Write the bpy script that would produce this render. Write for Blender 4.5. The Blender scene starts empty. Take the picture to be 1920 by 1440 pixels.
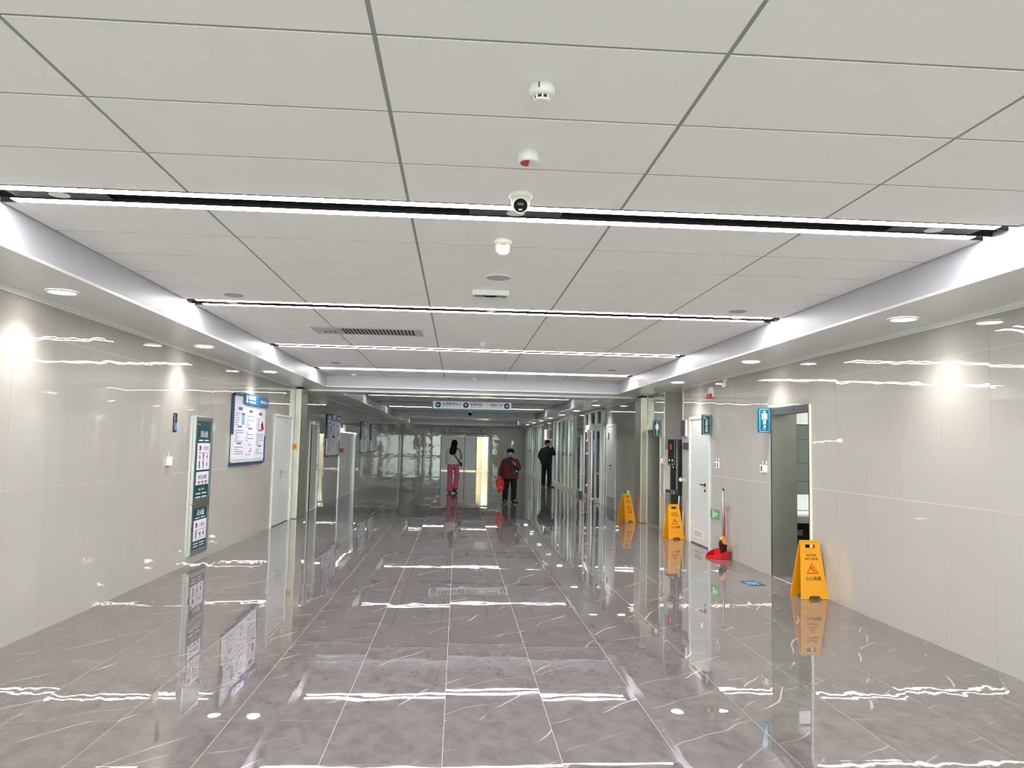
import bpy, bmesh, math, random
from mathutils import Vector, Matrix
random.seed(7)
S = bpy.context.scene
C = S.collection
PI = math.pi

# ------------------------------------------------------------------ camera, world, exposure
def lin(h):
    h = h.lstrip('#')
    o = []
    for i in (0, 2, 4):
        v = int(h[i:i+2], 16) / 255
        o.append(v / 12.92 if v <= .04045 else ((v + .055) / 1.055) ** 2.4)
    return o

F_PX, PITCH, YAW, ROLL, CAM_H = 1463.74, .0781, .0670, .0204, 1.575
cd = bpy.data.cameras.new('camera')
cam = bpy.data.objects.new('camera', cd); C.objects.link(cam); S.camera = cam
cd.sensor_fit = 'HORIZONTAL'; cd.sensor_width = 36; cd.lens = 36 * F_PX / 1920
cd.clip_start = .05; cd.clip_end = 300
r0 = Vector((math.cos(YAW), -math.sin(YAW), 0))
fw = Vector((math.sin(YAW) * math.cos(PITCH), math.cos(YAW) * math.cos(PITCH), math.sin(PITCH)))
u0 = r0.cross(fw)
rt = r0 * math.cos(ROLL) + u0 * math.sin(ROLL)
up = -r0 * math.sin(ROLL) + u0 * math.cos(ROLL)
M = Matrix((rt, up, -fw)).transposed().to_4x4(); M.translation = (0, 0, CAM_H)
cam.matrix_world = M

w = bpy.data.worlds.new('world'); S.world = w; w.use_nodes = True
bg = w.node_tree.nodes['Background']
bg.inputs[0].default_value = (1, .98, .97, 1); bg.inputs[1].default_value = 8.5
S.view_settings.view_transform = 'Standard'; S.view_settings.look = 'None'
S.view_settings.gamma = 1; S.view_settings.use_curve_mapping = False
S.view_settings.exposure = 0.16
S.cycles.use_denoising = True
S.cycles.filter_width = 1.1
S.cycles.max_bounces = 10; S.cycles.diffuse_bounces = 5; S.cycles.glossy_bounces = 6
S.cycles.transmission_bounces = 6; S.cycles.transparent_max_bounces = 12
S.cycles.sample_clamp_indirect = 6
S.cycles.caustics_reflective = True; S.cycles.caustics_refractive = False
S.cycles.blur_glossy = .3

STRIP_W = 52.0        # brightness of the linear ceiling lights
DOWN_W = 19.0         # watts of a recessed downlight
def light(name, kind, loc, energy, rot=(0, 0, 0), color=(1, 1, 1), **kw):
    l = bpy.data.lights.new(name, kind); l.energy = energy; l.color = color
    for k, v in kw.items(): setattr(l, k, v)
    o = bpy.data.objects.new(name, l); C.objects.link(o); o.location = loc; o.rotation_euler = rot
    return o

# ------------------------------------------------------------------ materials
MATS = {}
def mat(name, col, rough=.5, metal=0, spec=.5, emit=0, var=.04, vscale=6, bump=0, bscale=3, coat=0):
    if name in MATS: return MATS[name]
    m = bpy.data.materials.new(name); m.use_nodes = True
    nt = m.node_tree; n = nt.nodes; L = nt.links
    p = n['Principled BSDF']
    c = lin(col) if isinstance(col, str) else list(col)
    if emit:
        p.inputs['Base Color'].default_value = (*c, 1)
        p.inputs['Emission Color'].default_value = (*c, 1); p.inputs['Emission Strength'].default_value = emit
    else:
        t = n.new('ShaderNodeTexCoord')
        nz = n.new('ShaderNodeTexNoise'); nz.inputs['Scale'].default_value = vscale; nz.inputs['Detail'].default_value = 3
        L.new(t.outputs['Object'], nz.inputs['Vector'])
        mx = n.new('ShaderNodeMix'); mx.data_type = 'RGBA'
        mx.inputs[6].default_value = (*[v * (1 - var) for v in c], 1)
        mx.inputs[7].default_value = (*[min(1, v * (1 + var)) for v in c], 1)
        L.new(nz.outputs['Fac'], mx.inputs[0]); L.new(mx.outputs[2], p.inputs['Base Color'])
        if bump:
            b = n.new('ShaderNodeBump'); b.inputs['Distance'].default_value = bump; b.inputs['Strength'].default_value = 1
            nb = n.new('ShaderNodeTexNoise'); nb.inputs['Scale'].default_value = bscale; nb.inputs['Detail'].default_value = 1.5
            g = n.new('ShaderNodeNewGeometry'); q = n.new('ShaderNodeVectorMath'); q.operation = 'MULTIPLY'; q.inputs[1].default_value = (1, 1, 1.7); L.new(g.outputs['Position'], q.inputs[0]); L.new(q.outputs[0], nb.inputs['Vector'])
            L.new(nb.outputs['Fac'], b.inputs['Height']); L.new(b.outputs['Normal'], p.inputs['Normal'])
    p.inputs['Roughness'].default_value = rough; p.inputs['Metallic'].default_value = metal
    p.inputs['Specular IOR Level'].default_value = spec
    p.inputs['Coat Weight'].default_value = coat; p.inputs['Coat Roughness'].default_value = .03
    MATS[name] = m
    return m

def marble(name):
    m = bpy.data.materials.new(name); m.use_nodes = True
    nt = m.node_tree; n = nt.nodes; L = nt.links; p = n['Principled BSDF']
    t = n.new('ShaderNodeTexCoord'); oi = n.new('ShaderNodeObjectInfo'); g = n.new('ShaderNodeNewGeometry')
    ad = n.new('ShaderNodeMath'); ad.operation = 'ADD'; L.new(oi.outputs['Random'], ad.inputs[0]); L.new(g.outputs['Random Per Island'], ad.inputs[1])
    ml = n.new('ShaderNodeMath'); ml.operation = 'MULTIPLY'; L.new(ad.outputs[0], ml.inputs[0]); ml.inputs[1].default_value = 41.7
    cx = n.new('ShaderNodeCombineXYZ')
    for i in range(3): L.new(ml.outputs[0], cx.inputs[i])
    va = n.new('ShaderNodeVectorMath'); va.operation = 'ADD'; L.new(t.outputs['Object'], va.inputs[0]); L.new(cx.outputs[0], va.inputs[1])
    mp = n.new('ShaderNodeMapping'); mp.inputs['Rotation'].default_value = (0, 0, .65); mp.inputs['Scale'].default_value = (1.7, 1.0, 1)
    L.new(va.outputs[0], mp.inputs[0])
    def noise(scale, det, vec, dist=0):
        z = n.new('ShaderNodeTexNoise'); z.inputs['Scale'].default_value = scale; z.inputs['Detail'].default_value = det
        z.inputs['Distortion'].default_value = dist; L.new(vec, z.inputs['Vector']); return z
    cl = noise(5.5, 12, mp.outputs[0], .3); cl.inputs['Roughness'].default_value = .68
    r = n.new('ShaderNodeValToRGB')
    e = r.color_ramp.elements
    e[0].position = .30; e[0].color = (*lin('#5d5958'), 1)
    e[1].position = .72; e[1].color = (*lin('#777271'), 1)
    x = e.new(.5); x.color = (*lin('#6b6665'), 1)
    L.new(cl.outputs['Fac'], r.inputs[0])
    def veins(scale, thr, seed, rot, fac_in, col, amount, dist=4.0):
        m2 = n.new('ShaderNodeMapping'); m2.inputs['Rotation'].default_value = (0, 0, rot); m2.inputs['Location'].default_value = (seed, seed * .7, 0)
        L.new(va.outputs[0], m2.inputs[0])
        v = n.new('ShaderNodeTexWave'); v.inputs['Scale'].default_value = scale; v.inputs['Distortion'].default_value = dist
        v.inputs['Detail'].default_value = 3; v.inputs['Detail Scale'].default_value = .8; v.inputs['Detail Roughness'].default_value = .6
        L.new(m2.outputs[0], v.inputs['Vector'])
        mr = n.new('ShaderNodeMapRange'); mr.inputs[1].default_value = 1 - thr; mr.inputs[2].default_value = 1 - thr * .3
        L.new(v.outputs['Fac'], mr.inputs[0])
        k = noise(2.6, 2, m2.outputs[0])
        k2 = n.new('ShaderNodeMapRange'); k2.inputs[1].default_value = .5; k2.inputs[2].default_value = .6; L.new(k.outputs['Fac'], k2.inputs[0])
        q = n.new('ShaderNodeMath'); q.operation = 'MULTIPLY'; L.new(mr.outputs[0], q.inputs[0]); L.new(k2.outputs[0], q.inputs[1])
        q2 = n.new('ShaderNodeMath'); q2.operation = 'MULTIPLY'; L.new(q.outputs[0], q2.inputs[0]); q2.inputs[1].default_value = amount
        mx = n.new('ShaderNodeMix'); mx.data_type = 'RGBA'; mx.inputs[7].default_value = (*lin(col), 1)
        L.new(q2.outputs[0], mx.inputs[0]); L.new(fac_in, mx.inputs[6])
        return mx.outputs[2]
    c1 = veins(.55, .0022, 3.1, .6, r.outputs[0], '#bfb9b6', .65)
    c2 = veins(.8, .0025, 9.4, 1.0, c1, '#b0aaa7', .5)
    c3 = veins(.5, .012, 14.2, -.5, c2, '#4f4b4b', .3)
    L.new(c3, p.inputs['Base Color'])
    p.inputs['Roughness'].default_value = .012; p.inputs['Specular IOR Level'].default_value = .95
    b = n.new('ShaderNodeBump'); b.inputs['Distance'].default_value = .00038
    nb = noise(4.0, 1, g.outputs['Position']); L.new(nb.outputs['Fac'], b.inputs['Height']); 
    wn = n.new('ShaderNodeTexWhiteNoise'); wn.noise_dimensions = '1D'; L.new(ml.outputs[0], wn.inputs['W'])      # each tile lies a hair out of level
    s1 = n.new('ShaderNodeVectorMath'); s1.operation = 'SUBTRACT'; L.new(wn.outputs['Color'], s1.inputs[0]); s1.inputs[1].default_value = (.5, .5, .5)
    s2 = n.new('ShaderNodeVectorMath'); s2.operation = 'MULTIPLY'; L.new(s1.outputs[0], s2.inputs[0]); s2.inputs[1].default_value = (.007, .007, 0)
    s3 = n.new('ShaderNodeVectorMath'); s3.operation = 'ADD'; L.new(s2.outputs[0], s3.inputs[0]); L.new(b.outputs['Normal'], s3.inputs[1])
    s4 = n.new('ShaderNodeVectorMath'); s4.operation = 'NORMALIZE'; L.new(s3.outputs[0], s4.inputs[0]); L.new(s4.outputs[0], p.inputs['Normal'])
    return m

def glass(name, tint=(.86, .95, .92)):
    m = bpy.data.materials.new(name); m.use_nodes = True
    nt = m.node_tree; n = nt.nodes; L = nt.links
    n.remove(n['Principled BSDF'])
    tr = n.new('ShaderNodeBsdfTransparent'); tr.inputs[0].default_value = (*tint, 1)
    gl = n.new('ShaderNodeBsdfGlossy'); gl.inputs['Roughness'].default_value = .02
    fr = n.new('ShaderNodeFresnel'); fr.inputs[0].default_value = 1.5
    mx = n.new('ShaderNodeMixShader')
    L.new(fr.outputs[0], mx.inputs[0]); L.new(tr.outputs[0], mx.inputs[1]); L.new(gl.outputs[0], mx.inputs[2])
    L.new(mx.outputs[0], n['Material Output'].inputs[0])
    return m

m_ceil = mat('ceiling_board', '#f8f7f5', .55, var=.012, vscale=3)
m_grid = mat('ceiling_tee_grid', '#979795', .5)
m_vent = mat('vent_grey', '#bfc0c0', .45)
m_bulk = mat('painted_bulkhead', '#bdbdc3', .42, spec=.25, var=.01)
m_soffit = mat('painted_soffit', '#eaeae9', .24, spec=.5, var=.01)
m_wall = mat('glazed_wall_tile', '#afaca5', .012, spec=.8, var=.012, vscale=2, bump=.0009, bscale=3.2)
m_grout_w = mat('wall_grout', '#efe9db', .6)
m_grout_f = mat('floor_grout', '#aba59a', .6)
m_floor = marble('grey_marble_tile')
m_steel = mat('brushed_steel', '#d6d1c2', .38, 1, var=.06, vscale=9, bump=.0022, bscale=4)
m_steel_d = mat('brushed_steel_dark', '#c6c4ba', .36, 1, var=.08, vscale=4)
m_alu = mat('aluminium', '#c3c4c2', .3, 1)
m_white = mat('white_plastic', '#ededea', .35)
m_offw = mat('cream_plastic', '#e9e7d8', .35)
m_door = mat('white_door_paint', '#c3c7c5', .3, var=.01)
m_frame = mat('white_metal_frame', '#d6dbd6', .3)
m_grey = mat('grey_metal', '#84868a', .35)
m_char = mat('charcoal_metal', '#3a3a42', .35)
m_dark = mat('dark_channel', '#111114', .5)
m_black = mat('black_gloss', '#0a0a0c', .12)
m_lens = mat('camera_lens_black', '#08080a', .5, spec=.15)
m_blk = mat('black_matte', '#0c0c0e', .6)
m_teal = mat('teal_sign', '#0f4d56', .25)
m_tealb = mat('bright_teal_sign', '#0a6f8c', .25)
m_teald = mat('deep_teal_poster', '#0b4249', .3)
m_blue = mat('blue_panel', '#1268a0', .25)
m_navy = mat('navy_edge', '#103d66', .3)
m_print = mat('print_white', '#f2f3f6', .5)
m_paper = mat('board_paper', '#dcdbe6', .4)
m_ink = mat('print_ink', '#50506a', .6)
m_inkd = mat('print_dark', '#14182c', .6)
m_inkr = mat('print_red', '#a51a2a', .6)
m_inkb = mat('print_blue', '#7f9fd0', .6)
m_yel = mat('yellow_plastic', '#e39c04', .3, var=.02)
m_red = mat('red_plastic', '#c8101c', .3)
m_redsign = mat('red_print', '#b3160f', .5)
m_orange = mat('orange_plastic', '#f0a01e', .4)
m_bris = mat('dark_bristle', '#2a1218', .9)
m_led = mat('led_strip', (1, .98, .985), emit=STRIP_W)
m_led_far = mat('led_strip_dimmed', (1, .98, .985), emit=STRIP_W * .3)
m_lamp = mat('downlight_lens', (1, .98, .9), emit=22)
m_lampoff = mat('downlight_unlit', '#8c8c88', .3)
m_green = mat('exit_green', lin('#1dff4e'), emit=1.6)
m_redled = mat('red_digits', lin('#ff2030'), emit=2.5)
m_glass = glass('clear_glass')
m_tealband = mat('teal_film', '#2f7f86', .4)
m_lav = mat('lavender_curtain', '#8f8ca8', .8)
m_rtile = mat('washroom_tile', '#6a736c', .2)
m_mirror = mat('frosted_panel', '#dfe6e2', .3)
m_room = mat('room_wall_paint', '#d9dad2', .6)
m_cream = mat('cream_room_paint', '#efe8cf', .6)
m_skin = mat('skin', '#b98a6e', .5)
m_skind = mat('shaded_skin', '#b98a6e', .5)
m_hair = mat('black_hair', '#0b0909', .75, spec=.2)
m_mask = mat('blue_mask', '#74b7dc', .7)
m_vest = mat('cream_quilted_vest', '#bdb4a6', .8, var=.08, vscale=14)
m_sleeve = mat('tan_sleeve', '#8c7a6c', .8)
m_pink = mat('pink_cloth', '#b0526c', .8, var=.06, vscale=12)
m_boot = mat('black_leather', '#0b0a0b', .4)
m_redbag = mat('red_bag_fabric', '#c40c14', .75)
m_maroon = mat('maroon_quilt', '#511823', .75, var=.1, vscale=18)
m_trous = mat('black_cloth', '#0b0b0d', .85)
m_navyc = mat('dark_navy_jacket', '#0d0f16', .75)
m_sole = mat('brown_sole', '#7c3a1c', .6)
m_cord = mat('strap_black', '#08080a', .7)

# ------------------------------------------------------------------ object helpers
def tag(o, label=None, cat=None, group=None, kind=None):
    if label: o['label'] = label
    if cat: o['category'] = cat
    if group: o['group'] = group
    if kind: o['kind'] = kind
    return o
def empty(name, loc=(0, 0, 0), rz=0, parent=None):
    o = bpy.data.objects.new(name, None); C.objects.link(o); o.location = loc; o.rotation_euler = (0, 0, rz)
    o.empty_display_size = .1
    if parent: o.parent = parent
    return o
def thing(name, label, cat, loc=(0, 0, 0), rz=0, group=None):
    return tag(empty(name, loc, rz), label, cat, group)
def world_off(p):
    v = Vector((0, 0, 0))
    while p: v += p.location; p = p.parent
    return v
class Fr:
    """surface frame: u to the right, v up, n out of the surface"""
    def __init__(s, o, u, v, n): s.o, s.u, s.v, s.n = Vector(o), Vector(u), Vector(v), Vector(n)
    def __call__(s, a, b, c): return s.o + s.u * a + s.v * b + s.n * c
ID = Fr((0, 0, 0), (1, 0, 0), (0, 1, 0), (0, 0, 1))
XL, XR, YE = -3.337, 3.98, 46.0
WL = Fr((XL, 0, 0), (0, 1, 0), (0, 0, 1), (1, 0, 0))          # u = Y
WR = Fr((XR, 0, 0), (0, -1, 0), (0, 0, 1), (-1, 0, 0))        # u = -Y
WE = Fr((0, YE, 0), (1, 0, 0), (0, 0, 1), (0, -1, 0))
def facing(y, x=0, z=0): return Fr((x, y, z), (1, 0, 0), (0, 0, 1), (0, -1, 0))   # faces the camera end

class MB:
    def __init__(s, fr=ID): s.v = []; s.f = []; s.mi = []; s.ms = []; s.fr = fr; s.sm = []
    def _m(s, m):
        if m not in s.ms: s.ms.append(m)
        return s.ms.index(m)
    def add(s, vs, fs, m, smooth=False):
        b = len(s.v); s.v += [s.fr(*p) for p in vs]; k = s._m(m)
        for f in fs: s.f.append([b + i for i in f]); s.mi.append(k); s.sm.append(smooth)
    def box(s, a0, a1, b0, b1, c0, c1, m):
        s.add([(a0, b0, c0), (a1, b0, c0), (a1, b1, c0), (a0, b1, c0), (a0, b0, c1), (a1, b0, c1), (a1, b1, c1), (a0, b1, c1)],
              [(0, 3, 2, 1), (4, 5, 6, 7), (0, 1, 5, 4), (1, 2, 6, 5), (2, 3, 7, 6), (3, 0, 4, 7)], m)
    def quad(s, a0, a1, b0, b1, c, m):
        s.add([(a0, b0, c), (a1, b0, c), (a1, b1, c), (a0, b1, c)], [(0, 1, 2, 3)], m)
    def prism(s, pts, c0, c1, m):
        n = len(pts)
        s.add([(x, y, c0) for x, y in pts] + [(x, y, c1) for x, y in pts],
              [tuple(range(n))[::-1], tuple(range(n, 2 * n))] + [(i, (i + 1) % n, n + (i + 1) % n, n + i) for i in range(n)], m)
    def rings(s, rs, m, cap=True, smooth=True):
        n = len(rs[0]); vs = [p for r in rs for p in r]; fs = []
        for k in range(len(rs) - 1):
            for i in range(n):
                j = (i + 1) % n; fs.append((k * n + i, k * n + j, (k + 1) * n + j, (k + 1) * n + i))
        s.add(vs, fs, m, smooth)
        if cap: s.add(vs[:n], [tuple(range(n))[::-1]], m); s.add(vs[-n:], [tuple(range(n))], m)
    def lathe(s, prof, m, c=(0, 0), n=24, cap=True):
        s.rings([[(c[0] + r * math.cos(2 * PI * i / n), c[1] + r * math.sin(2 * PI * i / n), z) for i in range(n)] for r, z in prof], m, cap)
    def tube(s, pts, rad, m, n=10, cap=True, flat=1.0):
        P = [Vector(p) for p in pts]; R = rad if isinstance(rad, (list, tuple)) else [rad] * len(P); rs = []
        ref = Vector((0, 0, 1)) if abs((P[-1] - P[0]).normalized().z) < .9 else Vector((0, 1, 0))
        for i, p in enumerate(P):
            t = (P[min(i + 1, len(P) - 1)] - P[max(i - 1, 0)]).normalized()
            a = t.cross(ref).normalized(); b = t.cross(a)
            rs.append([p + (a * math.cos(2 * PI * k / n) + b * math.sin(2 * PI * k / n) * flat) * R[i] for k in range(n)])
        s.rings(rs, m, cap)
    def ball(s, c, r, m, n=14, sc=(1, 1, 1)):
        k = n // 2; rs = []
        for j in range(1, k):
            t = PI * j / k
            rs.append([(c[0] + r * sc[0] * math.sin(t) * math.cos(2 * PI * i / n), c[1] + r * sc[1] * math.sin(t) * math.sin(2 * PI * i / n), c[2] - r * sc[2] * math.cos(t)) for i in range(n)])
        s.rings(rs, m)
    def mesh(s, name, off=(0, 0, 0), bevel=0):
        me = bpy.data.meshes.new(name); o = Vector(off)
        me.from_pydata([tuple(Vector(p) - o) for p in s.v], [], s.f)
        for m in s.ms: me.materials.append(m)
        for i, p in enumerate(me.polygons): p.material_index = s.mi[i]; p.use_smooth = s.sm[i]
        b = bmesh.new(); b.from_mesh(me)
        bmesh.ops.remove_doubles(b, verts=b.verts, dist=1e-6) if bevel or any(s.sm) else None
        bmesh.ops.recalc_face_normals(b, faces=b.faces)
        if bevel:
            ed = [e for e in b.edges if len(e.link_faces) == 2 and e.calc_face_angle(0) > .5]
            bmesh.ops.bevel(b, geom=ed, offset=bevel, segments=2, affect='EDGES', profile=.6)
        b.to_mesh(me); b.free(); me.update()
        return me
    def build(s, name, parent=None, bevel=0, local=False, label=None, cat=None, kind=None, loc=None):
        off = Vector((0, 0, 0)) if local else (world_off(parent) if parent else Vector(loc or (0, 0, 0)))
        o = bpy.data.objects.new(name, s.mesh(name, off, bevel)); C.objects.link(o)
        if parent: o.parent = parent
        elif loc: o.location = loc
        return tag(o, label, cat, None, kind)

def text(body, h, fr, u, v, d, m, parent, name='lettering', bold=0, width=None, align='CENTER', local=False):
    c = bpy.data.curves.new('t', 'FONT'); c.body = body; c.size = 1; c.align_x = align; c.align_y = 'CENTER'; c.offset = bold; c.resolution_u = 2
    o = bpy.data.objects.new('t', c); C.objects.link(o)
    dg = bpy.context.evaluated_depsgraph_get(); me = bpy.data.meshes.new_from_object(o.evaluated_get(dg))
    bpy.data.objects.remove(o); bpy.data.curves.remove(c)
    xs = [p.co.x for p in me.vertices] or [0]; ys = [p.co.y for p in me.vertices] or [0]
    sy = h / max(1e-6, max(ys) - min(ys)); sx = sy if not width else width / max(1e-6, max(xs) - min(xs))
    cy = (max(ys) + min(ys)) / 2; cx = (max(xs) + min(xs)) / 2 if align == 'CENTER' else min(xs)
    off = Vector((0, 0, 0)) if local else world_off(parent)
    for p in me.vertices: p.co = fr(u + (p.co.x - cx) * sx, v + (p.co.y - cy) * sy, d) - off
    me.name = name; me.materials.clear(); me.materials.append(m)
    o = bpy.data.objects.new(name, me); C.objects.link(o); o.parent = parent
    return o

def circle(cx, cy, r, n=24): return [(cx + r * math.cos(2 * PI * i / n), cy + r * math.sin(2 * PI * i / n)) for i in range(n)]
def rrect(x0, x1, y0, y1, r, n=5):
    o = []
    for cx, cy, a in ((x1 - r, y1 - r, 0), (x0 + r, y1 - r, 90), (x0 + r, y0 + r, 180), (x1 - r, y0 + r, 270)):
        for k in range(n + 1):
            t = math.radians(a + 90 * k / n); o.append((cx + r * math.cos(t), cy + r * math.sin(t)))
    return o
def ringpoly(mb, outer, inner, c, m):
    n = len(outer)
    mb.add([(x, y, c) for x, y in outer] + [(x, y, c) for x, y in inner], [(i, (i + 1) % n, n + (i + 1) % n, n + i) for i in range(n)], m)
def poly(mb, pts, c, m): mb.add([(x, y, c) for x, y in pts], [tuple(range(len(pts)))], m)

def cut(rect, holes):
    out = [rect]
    for h in holes:
        nx = []
        for a0, a1, b0, b1 in out:
            c0, c1, d0, d1 = max(a0, h[0]), min(a1, h[1]), max(b0, h[2]), min(b1, h[3])
            if c0 >= c1 or d0 >= d1: nx.append((a0, a1, b0, b1)); continue
            if a0 < c0: nx.append((a0, c0, b0, b1))
            if c1 < a1: nx.append((c1, a1, b0, b1))
            if b0 < d0: nx.append((c0, c1, b0, d0))
            if d1 < b1: nx.append((c0, c1, d1, b1))
        out = nx
    return [r for r in out if r[1] - r[0] > .012 and r[3] - r[2] > .012]

def clad(fr, us, vs, holes, parent, near, name, m, gap, th, tilt, stuff_name):
    """pieces of a tiled surface: singly where near(u) holds, the rest joined"""
    cache = {}; far = MB(fr); nf = 0
    for a in range(len(us) - 1):
        for b in range(len(vs) - 1):
            cell = (us[a], us[a + 1], vs[b], vs[b + 1])
            rs = cut(cell, holes)
            if not rs: continue
            if not near((cell[0] + cell[1]) / 2, (cell[2] + cell[3]) / 2):
                for r in rs: far.box(r[0] + gap, r[1] - gap, r[2] + gap, r[3] - gap, -th, 0, m); nf += 1
                continue
            cu, cv = (cell[0] + cell[1]) / 2, (cell[2] + cell[3]) / 2
            key = tuple(round(x, 3) for r in rs for x in (r[0] - cu, r[1] - cu, r[2] - cv, r[3] - cv))
            if key not in cache:
                mb = MB(Fr((0, 0, 0), fr.u, fr.v, fr.n))
                for r in rs: mb.box(r[0] - cu + gap, r[1] - cu - gap, r[2] - cv + gap, r[3] - cv - gap, -th, 0, m)
                cache[key] = mb.mesh(name)
            o = bpy.data.objects.new(name, cache[key]); C.objects.link(o)
            o.parent = parent; o.location = fr(cu, cv, random.uniform(-.00015, .00015)) - world_off(parent)
            o.rotation_euler = (Matrix.Rotation(random.uniform(-1.5, 1.5) * tilt, 3, fr.u) @ Matrix.Rotation(random.uniform(-1.5, 1.5) * tilt, 3, fr.v)).to_euler()
    if nf: far.build(stuff_name, parent, kind='stuff')

# ================================================================== THE SETTING
ZC, ZS = 2.92, 2.67
BX0, BX1 = -2.68, 3.262
YB = -5.0
# ---- floor
fb = MB(); fb.box(XL - .3, XR + .02, YB, 53, -.06, -.0008, m_grout_f)
floor = fb.build('floor', kind='structure')
FF = Fr((0, 0, 0), (1, 0, 0), (0, 1, 0), (0, 0, 1))
for k in range(-1, 13):
    x0 = max(XL, -3.04 + .6 * (k - 1)); x1 = min(XR, -3.04 + .6 * k)
    if x1 - x0 < .02: continue
    off = 4.61 + (.6125 if k % 2 else 0)
    ys = [off + 1.225 * j for j in range(-9, 35)]
    ys = [y for y in ys if y < YE]; ys.append(YE)
    clad(FF, [x0, x1], ys, [], floor, lambda u, v: 2.2 < v < 17.2, 'floor_tile', m_floor, .0016, .012, .0002, 'distant_floor_tiles')
# ---- ceiling
cb = MB(); cb.box(XL - .3, XR + .6, YB, 53, 2.99, 3.05, m_grid)
ceiling = cb.build('ceiling', kind='structure')
ROWS = [-2.41, .945, 4.30, 7.655, 11.01, 14.365]
RW = .32
FC = Fr((0, 0, ZC), (1, 0, 0), (0, -1, 0), (0, 0, -1))
XJ = [BX0, -1.512, -.312, .888, 2.088, BX1]
def bay(y0, y1, rows, step, joints_fix=None, near=True):
    g = MB()
    edges = [y0] + [e for r in rows for e in (r, r + RW)] + [y1]
    for i in range(0, len(edges), 2):
        a, b = edges[i], edges[i + 1]
        if b - a < .05: continue
        g.box(BX0, BX1, a, b, ZC + .0025, ZC + .03, m_grid)
        n = max(1, round((b - a) / step)); ys = [a + (b - a) * j / n for j in range(n + 1)]
        if joints_fix and i == joints_fix[0]: ys = joints_fix[1]
        clad(FC, XJ, [-y for y in ys][::-1], [], ceiling, lambda u, v: near and 1.2 < -v < 16, 'ceiling_panel', m_ceil, .0085, .012, .0005, 'distant_ceiling_panels')
    g.build('tee_grid', ceiling)
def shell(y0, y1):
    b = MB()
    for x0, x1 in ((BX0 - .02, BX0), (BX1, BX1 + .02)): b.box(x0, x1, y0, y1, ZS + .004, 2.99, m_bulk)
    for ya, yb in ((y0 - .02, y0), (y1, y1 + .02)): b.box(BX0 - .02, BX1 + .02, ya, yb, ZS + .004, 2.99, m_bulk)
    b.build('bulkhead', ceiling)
bay(YB, 15.9, ROWS, .607, (4, [1.265, 1.91, 2.515, 3.115, 3.712, 4.30]))
shell(YB + .02, 15.9)
R2 = [18.78, 22.2, 25.62, 29.04]; bay(18.2, 33.0, R2 + [32.46], .607, near=False); shell(18.2, 33.0)
R3 = [35.9, 39.3, 42.7]; bay(35.4, 44.6, R3, .607, near=False); shell(35.4, 44.6)
def soff(x0, x1, y0, y1):
    b = MB(); b.box(x0 + .001, x1 - .001, y0, y1, ZS, ZS + .02, m_soffit); b.build('soffit', ceiling)
for x0, x1 in ((XL - .05, BX0 + .0022), (BX1 - .0022, XR + .05)):
    n = 0
    y = YB
    while y < YE:
        y2 = min(y + 2.95, YE); soff(x0, x1, y + .0012, y2 - .0012); y = y2
for y0, y1 in ((15.92, 18.18), (33.02, 35.38), (44.62, YE)): soff(BX0 + .0022, BX1 - .0022, y0 - .0215, y1 + .0215)
# nook ceiling beyond the wall plane
soff(XR + .05, 5.2, 13.6, 16.3)
# ---- walls
ZT = [0, 1.16, 2.37, ZS]
def seq(a, b, s, base):
    k = math.floor((a - base) / s); o = [a]; y = base + s * (k + 1)
    while y < b - .03:
        if y > a + .03: o.append(y)
        y += s
    return o + [b]
def wall(name, fr, u0, u1, base, holes, depth, near, sign=1, step=.603):
    b = MB(fr)
    for r in cut((u0, u1, 0, 2.99), holes): b.box(r[0], r[1], r[2], r[3], -depth, -.0020, m_grout_w)
    o = b.build(name, kind='structure')
    clad(fr, seq(u0, u1, step, base), ZT, holes, o, near, 'wall_tile', m_wall, .0011, .012, .0011, 'distant_wall_tiles')
    return o
HL = [(14.42, 15.95, -1, 2.06), (17.85, 19.0, -1, 2.02), (22.3, 25.86, -1, 1.98), (44.3, 45.4, -1, 2.02)]
wall_left = wall('wall_left', WL, YB, YE, 6.05, HL, .15, lambda u, v: 3.2 < u < 17)
HR = [(8.65, 9.70, -1, 2.09), (12.14, 13.24, -1, 2.12), (13.70, 14.90, -1, 3), (15.25, 16.24, -1, 2.02), (21.15, 24.62, -1, 2.64), (26.3, 32.6, -1, 2.6), (36.2, 45.8, -1, 2.6)]
wall_right = wall('wall_right', WR, -YE, -YB, -6.20, [(-b, -a, c, d) for a, b, c, d in HR], .12, lambda u, v: 3.2 < -u < 17)
HE = [(-1.03, 1.83, -1, 2.06)]
wall_back = wall('wall_end', WE, XL - .1, XR + .1, 0, HE, .12, lambda u, v: False)
# wall behind the camera with its windows (daylight comes in through them)
bk = MB(Fr((0, YB, 0), (-1, 0, 0), (0, 0, 1), (0, 1, 0)))
HB = [(-3.7, -2.0, .15, 2.55), (-1.9, -.25, .15, 2.55), (-.15, 1.5, .15, 2.55), (1.6, 3.2, .15, 2.55)]
for r in cut((-XR - .1, -XL + .1, 0, 2.99), HB): bk.box(*r, -.15, 0, m_room)
bk.build('wall_back', kind='structure')
for i, h in enumerate(HB):
    f = MB(Fr((0, YB, 0), (-1, 0, 0), (0, 0, 1), (0, 1, 0)))
    for r in cut(h, [(h[0] + .05, h[1] - .05, h[2] + .05, 1.4), (h[0] + .05, h[1] - .05, 1.45, h[3] - .05)]): f.box(*r, -.1, -.04, m_frame)
    o = f.build('window_%d' % (i + 1), kind='structure')
    p = MB(f.fr); p.box(h[0] + .05, h[1] - .05, h[2] + .05, h[3] - .05, -.075, -.069, m_glass); p.build('pane', o)
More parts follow.
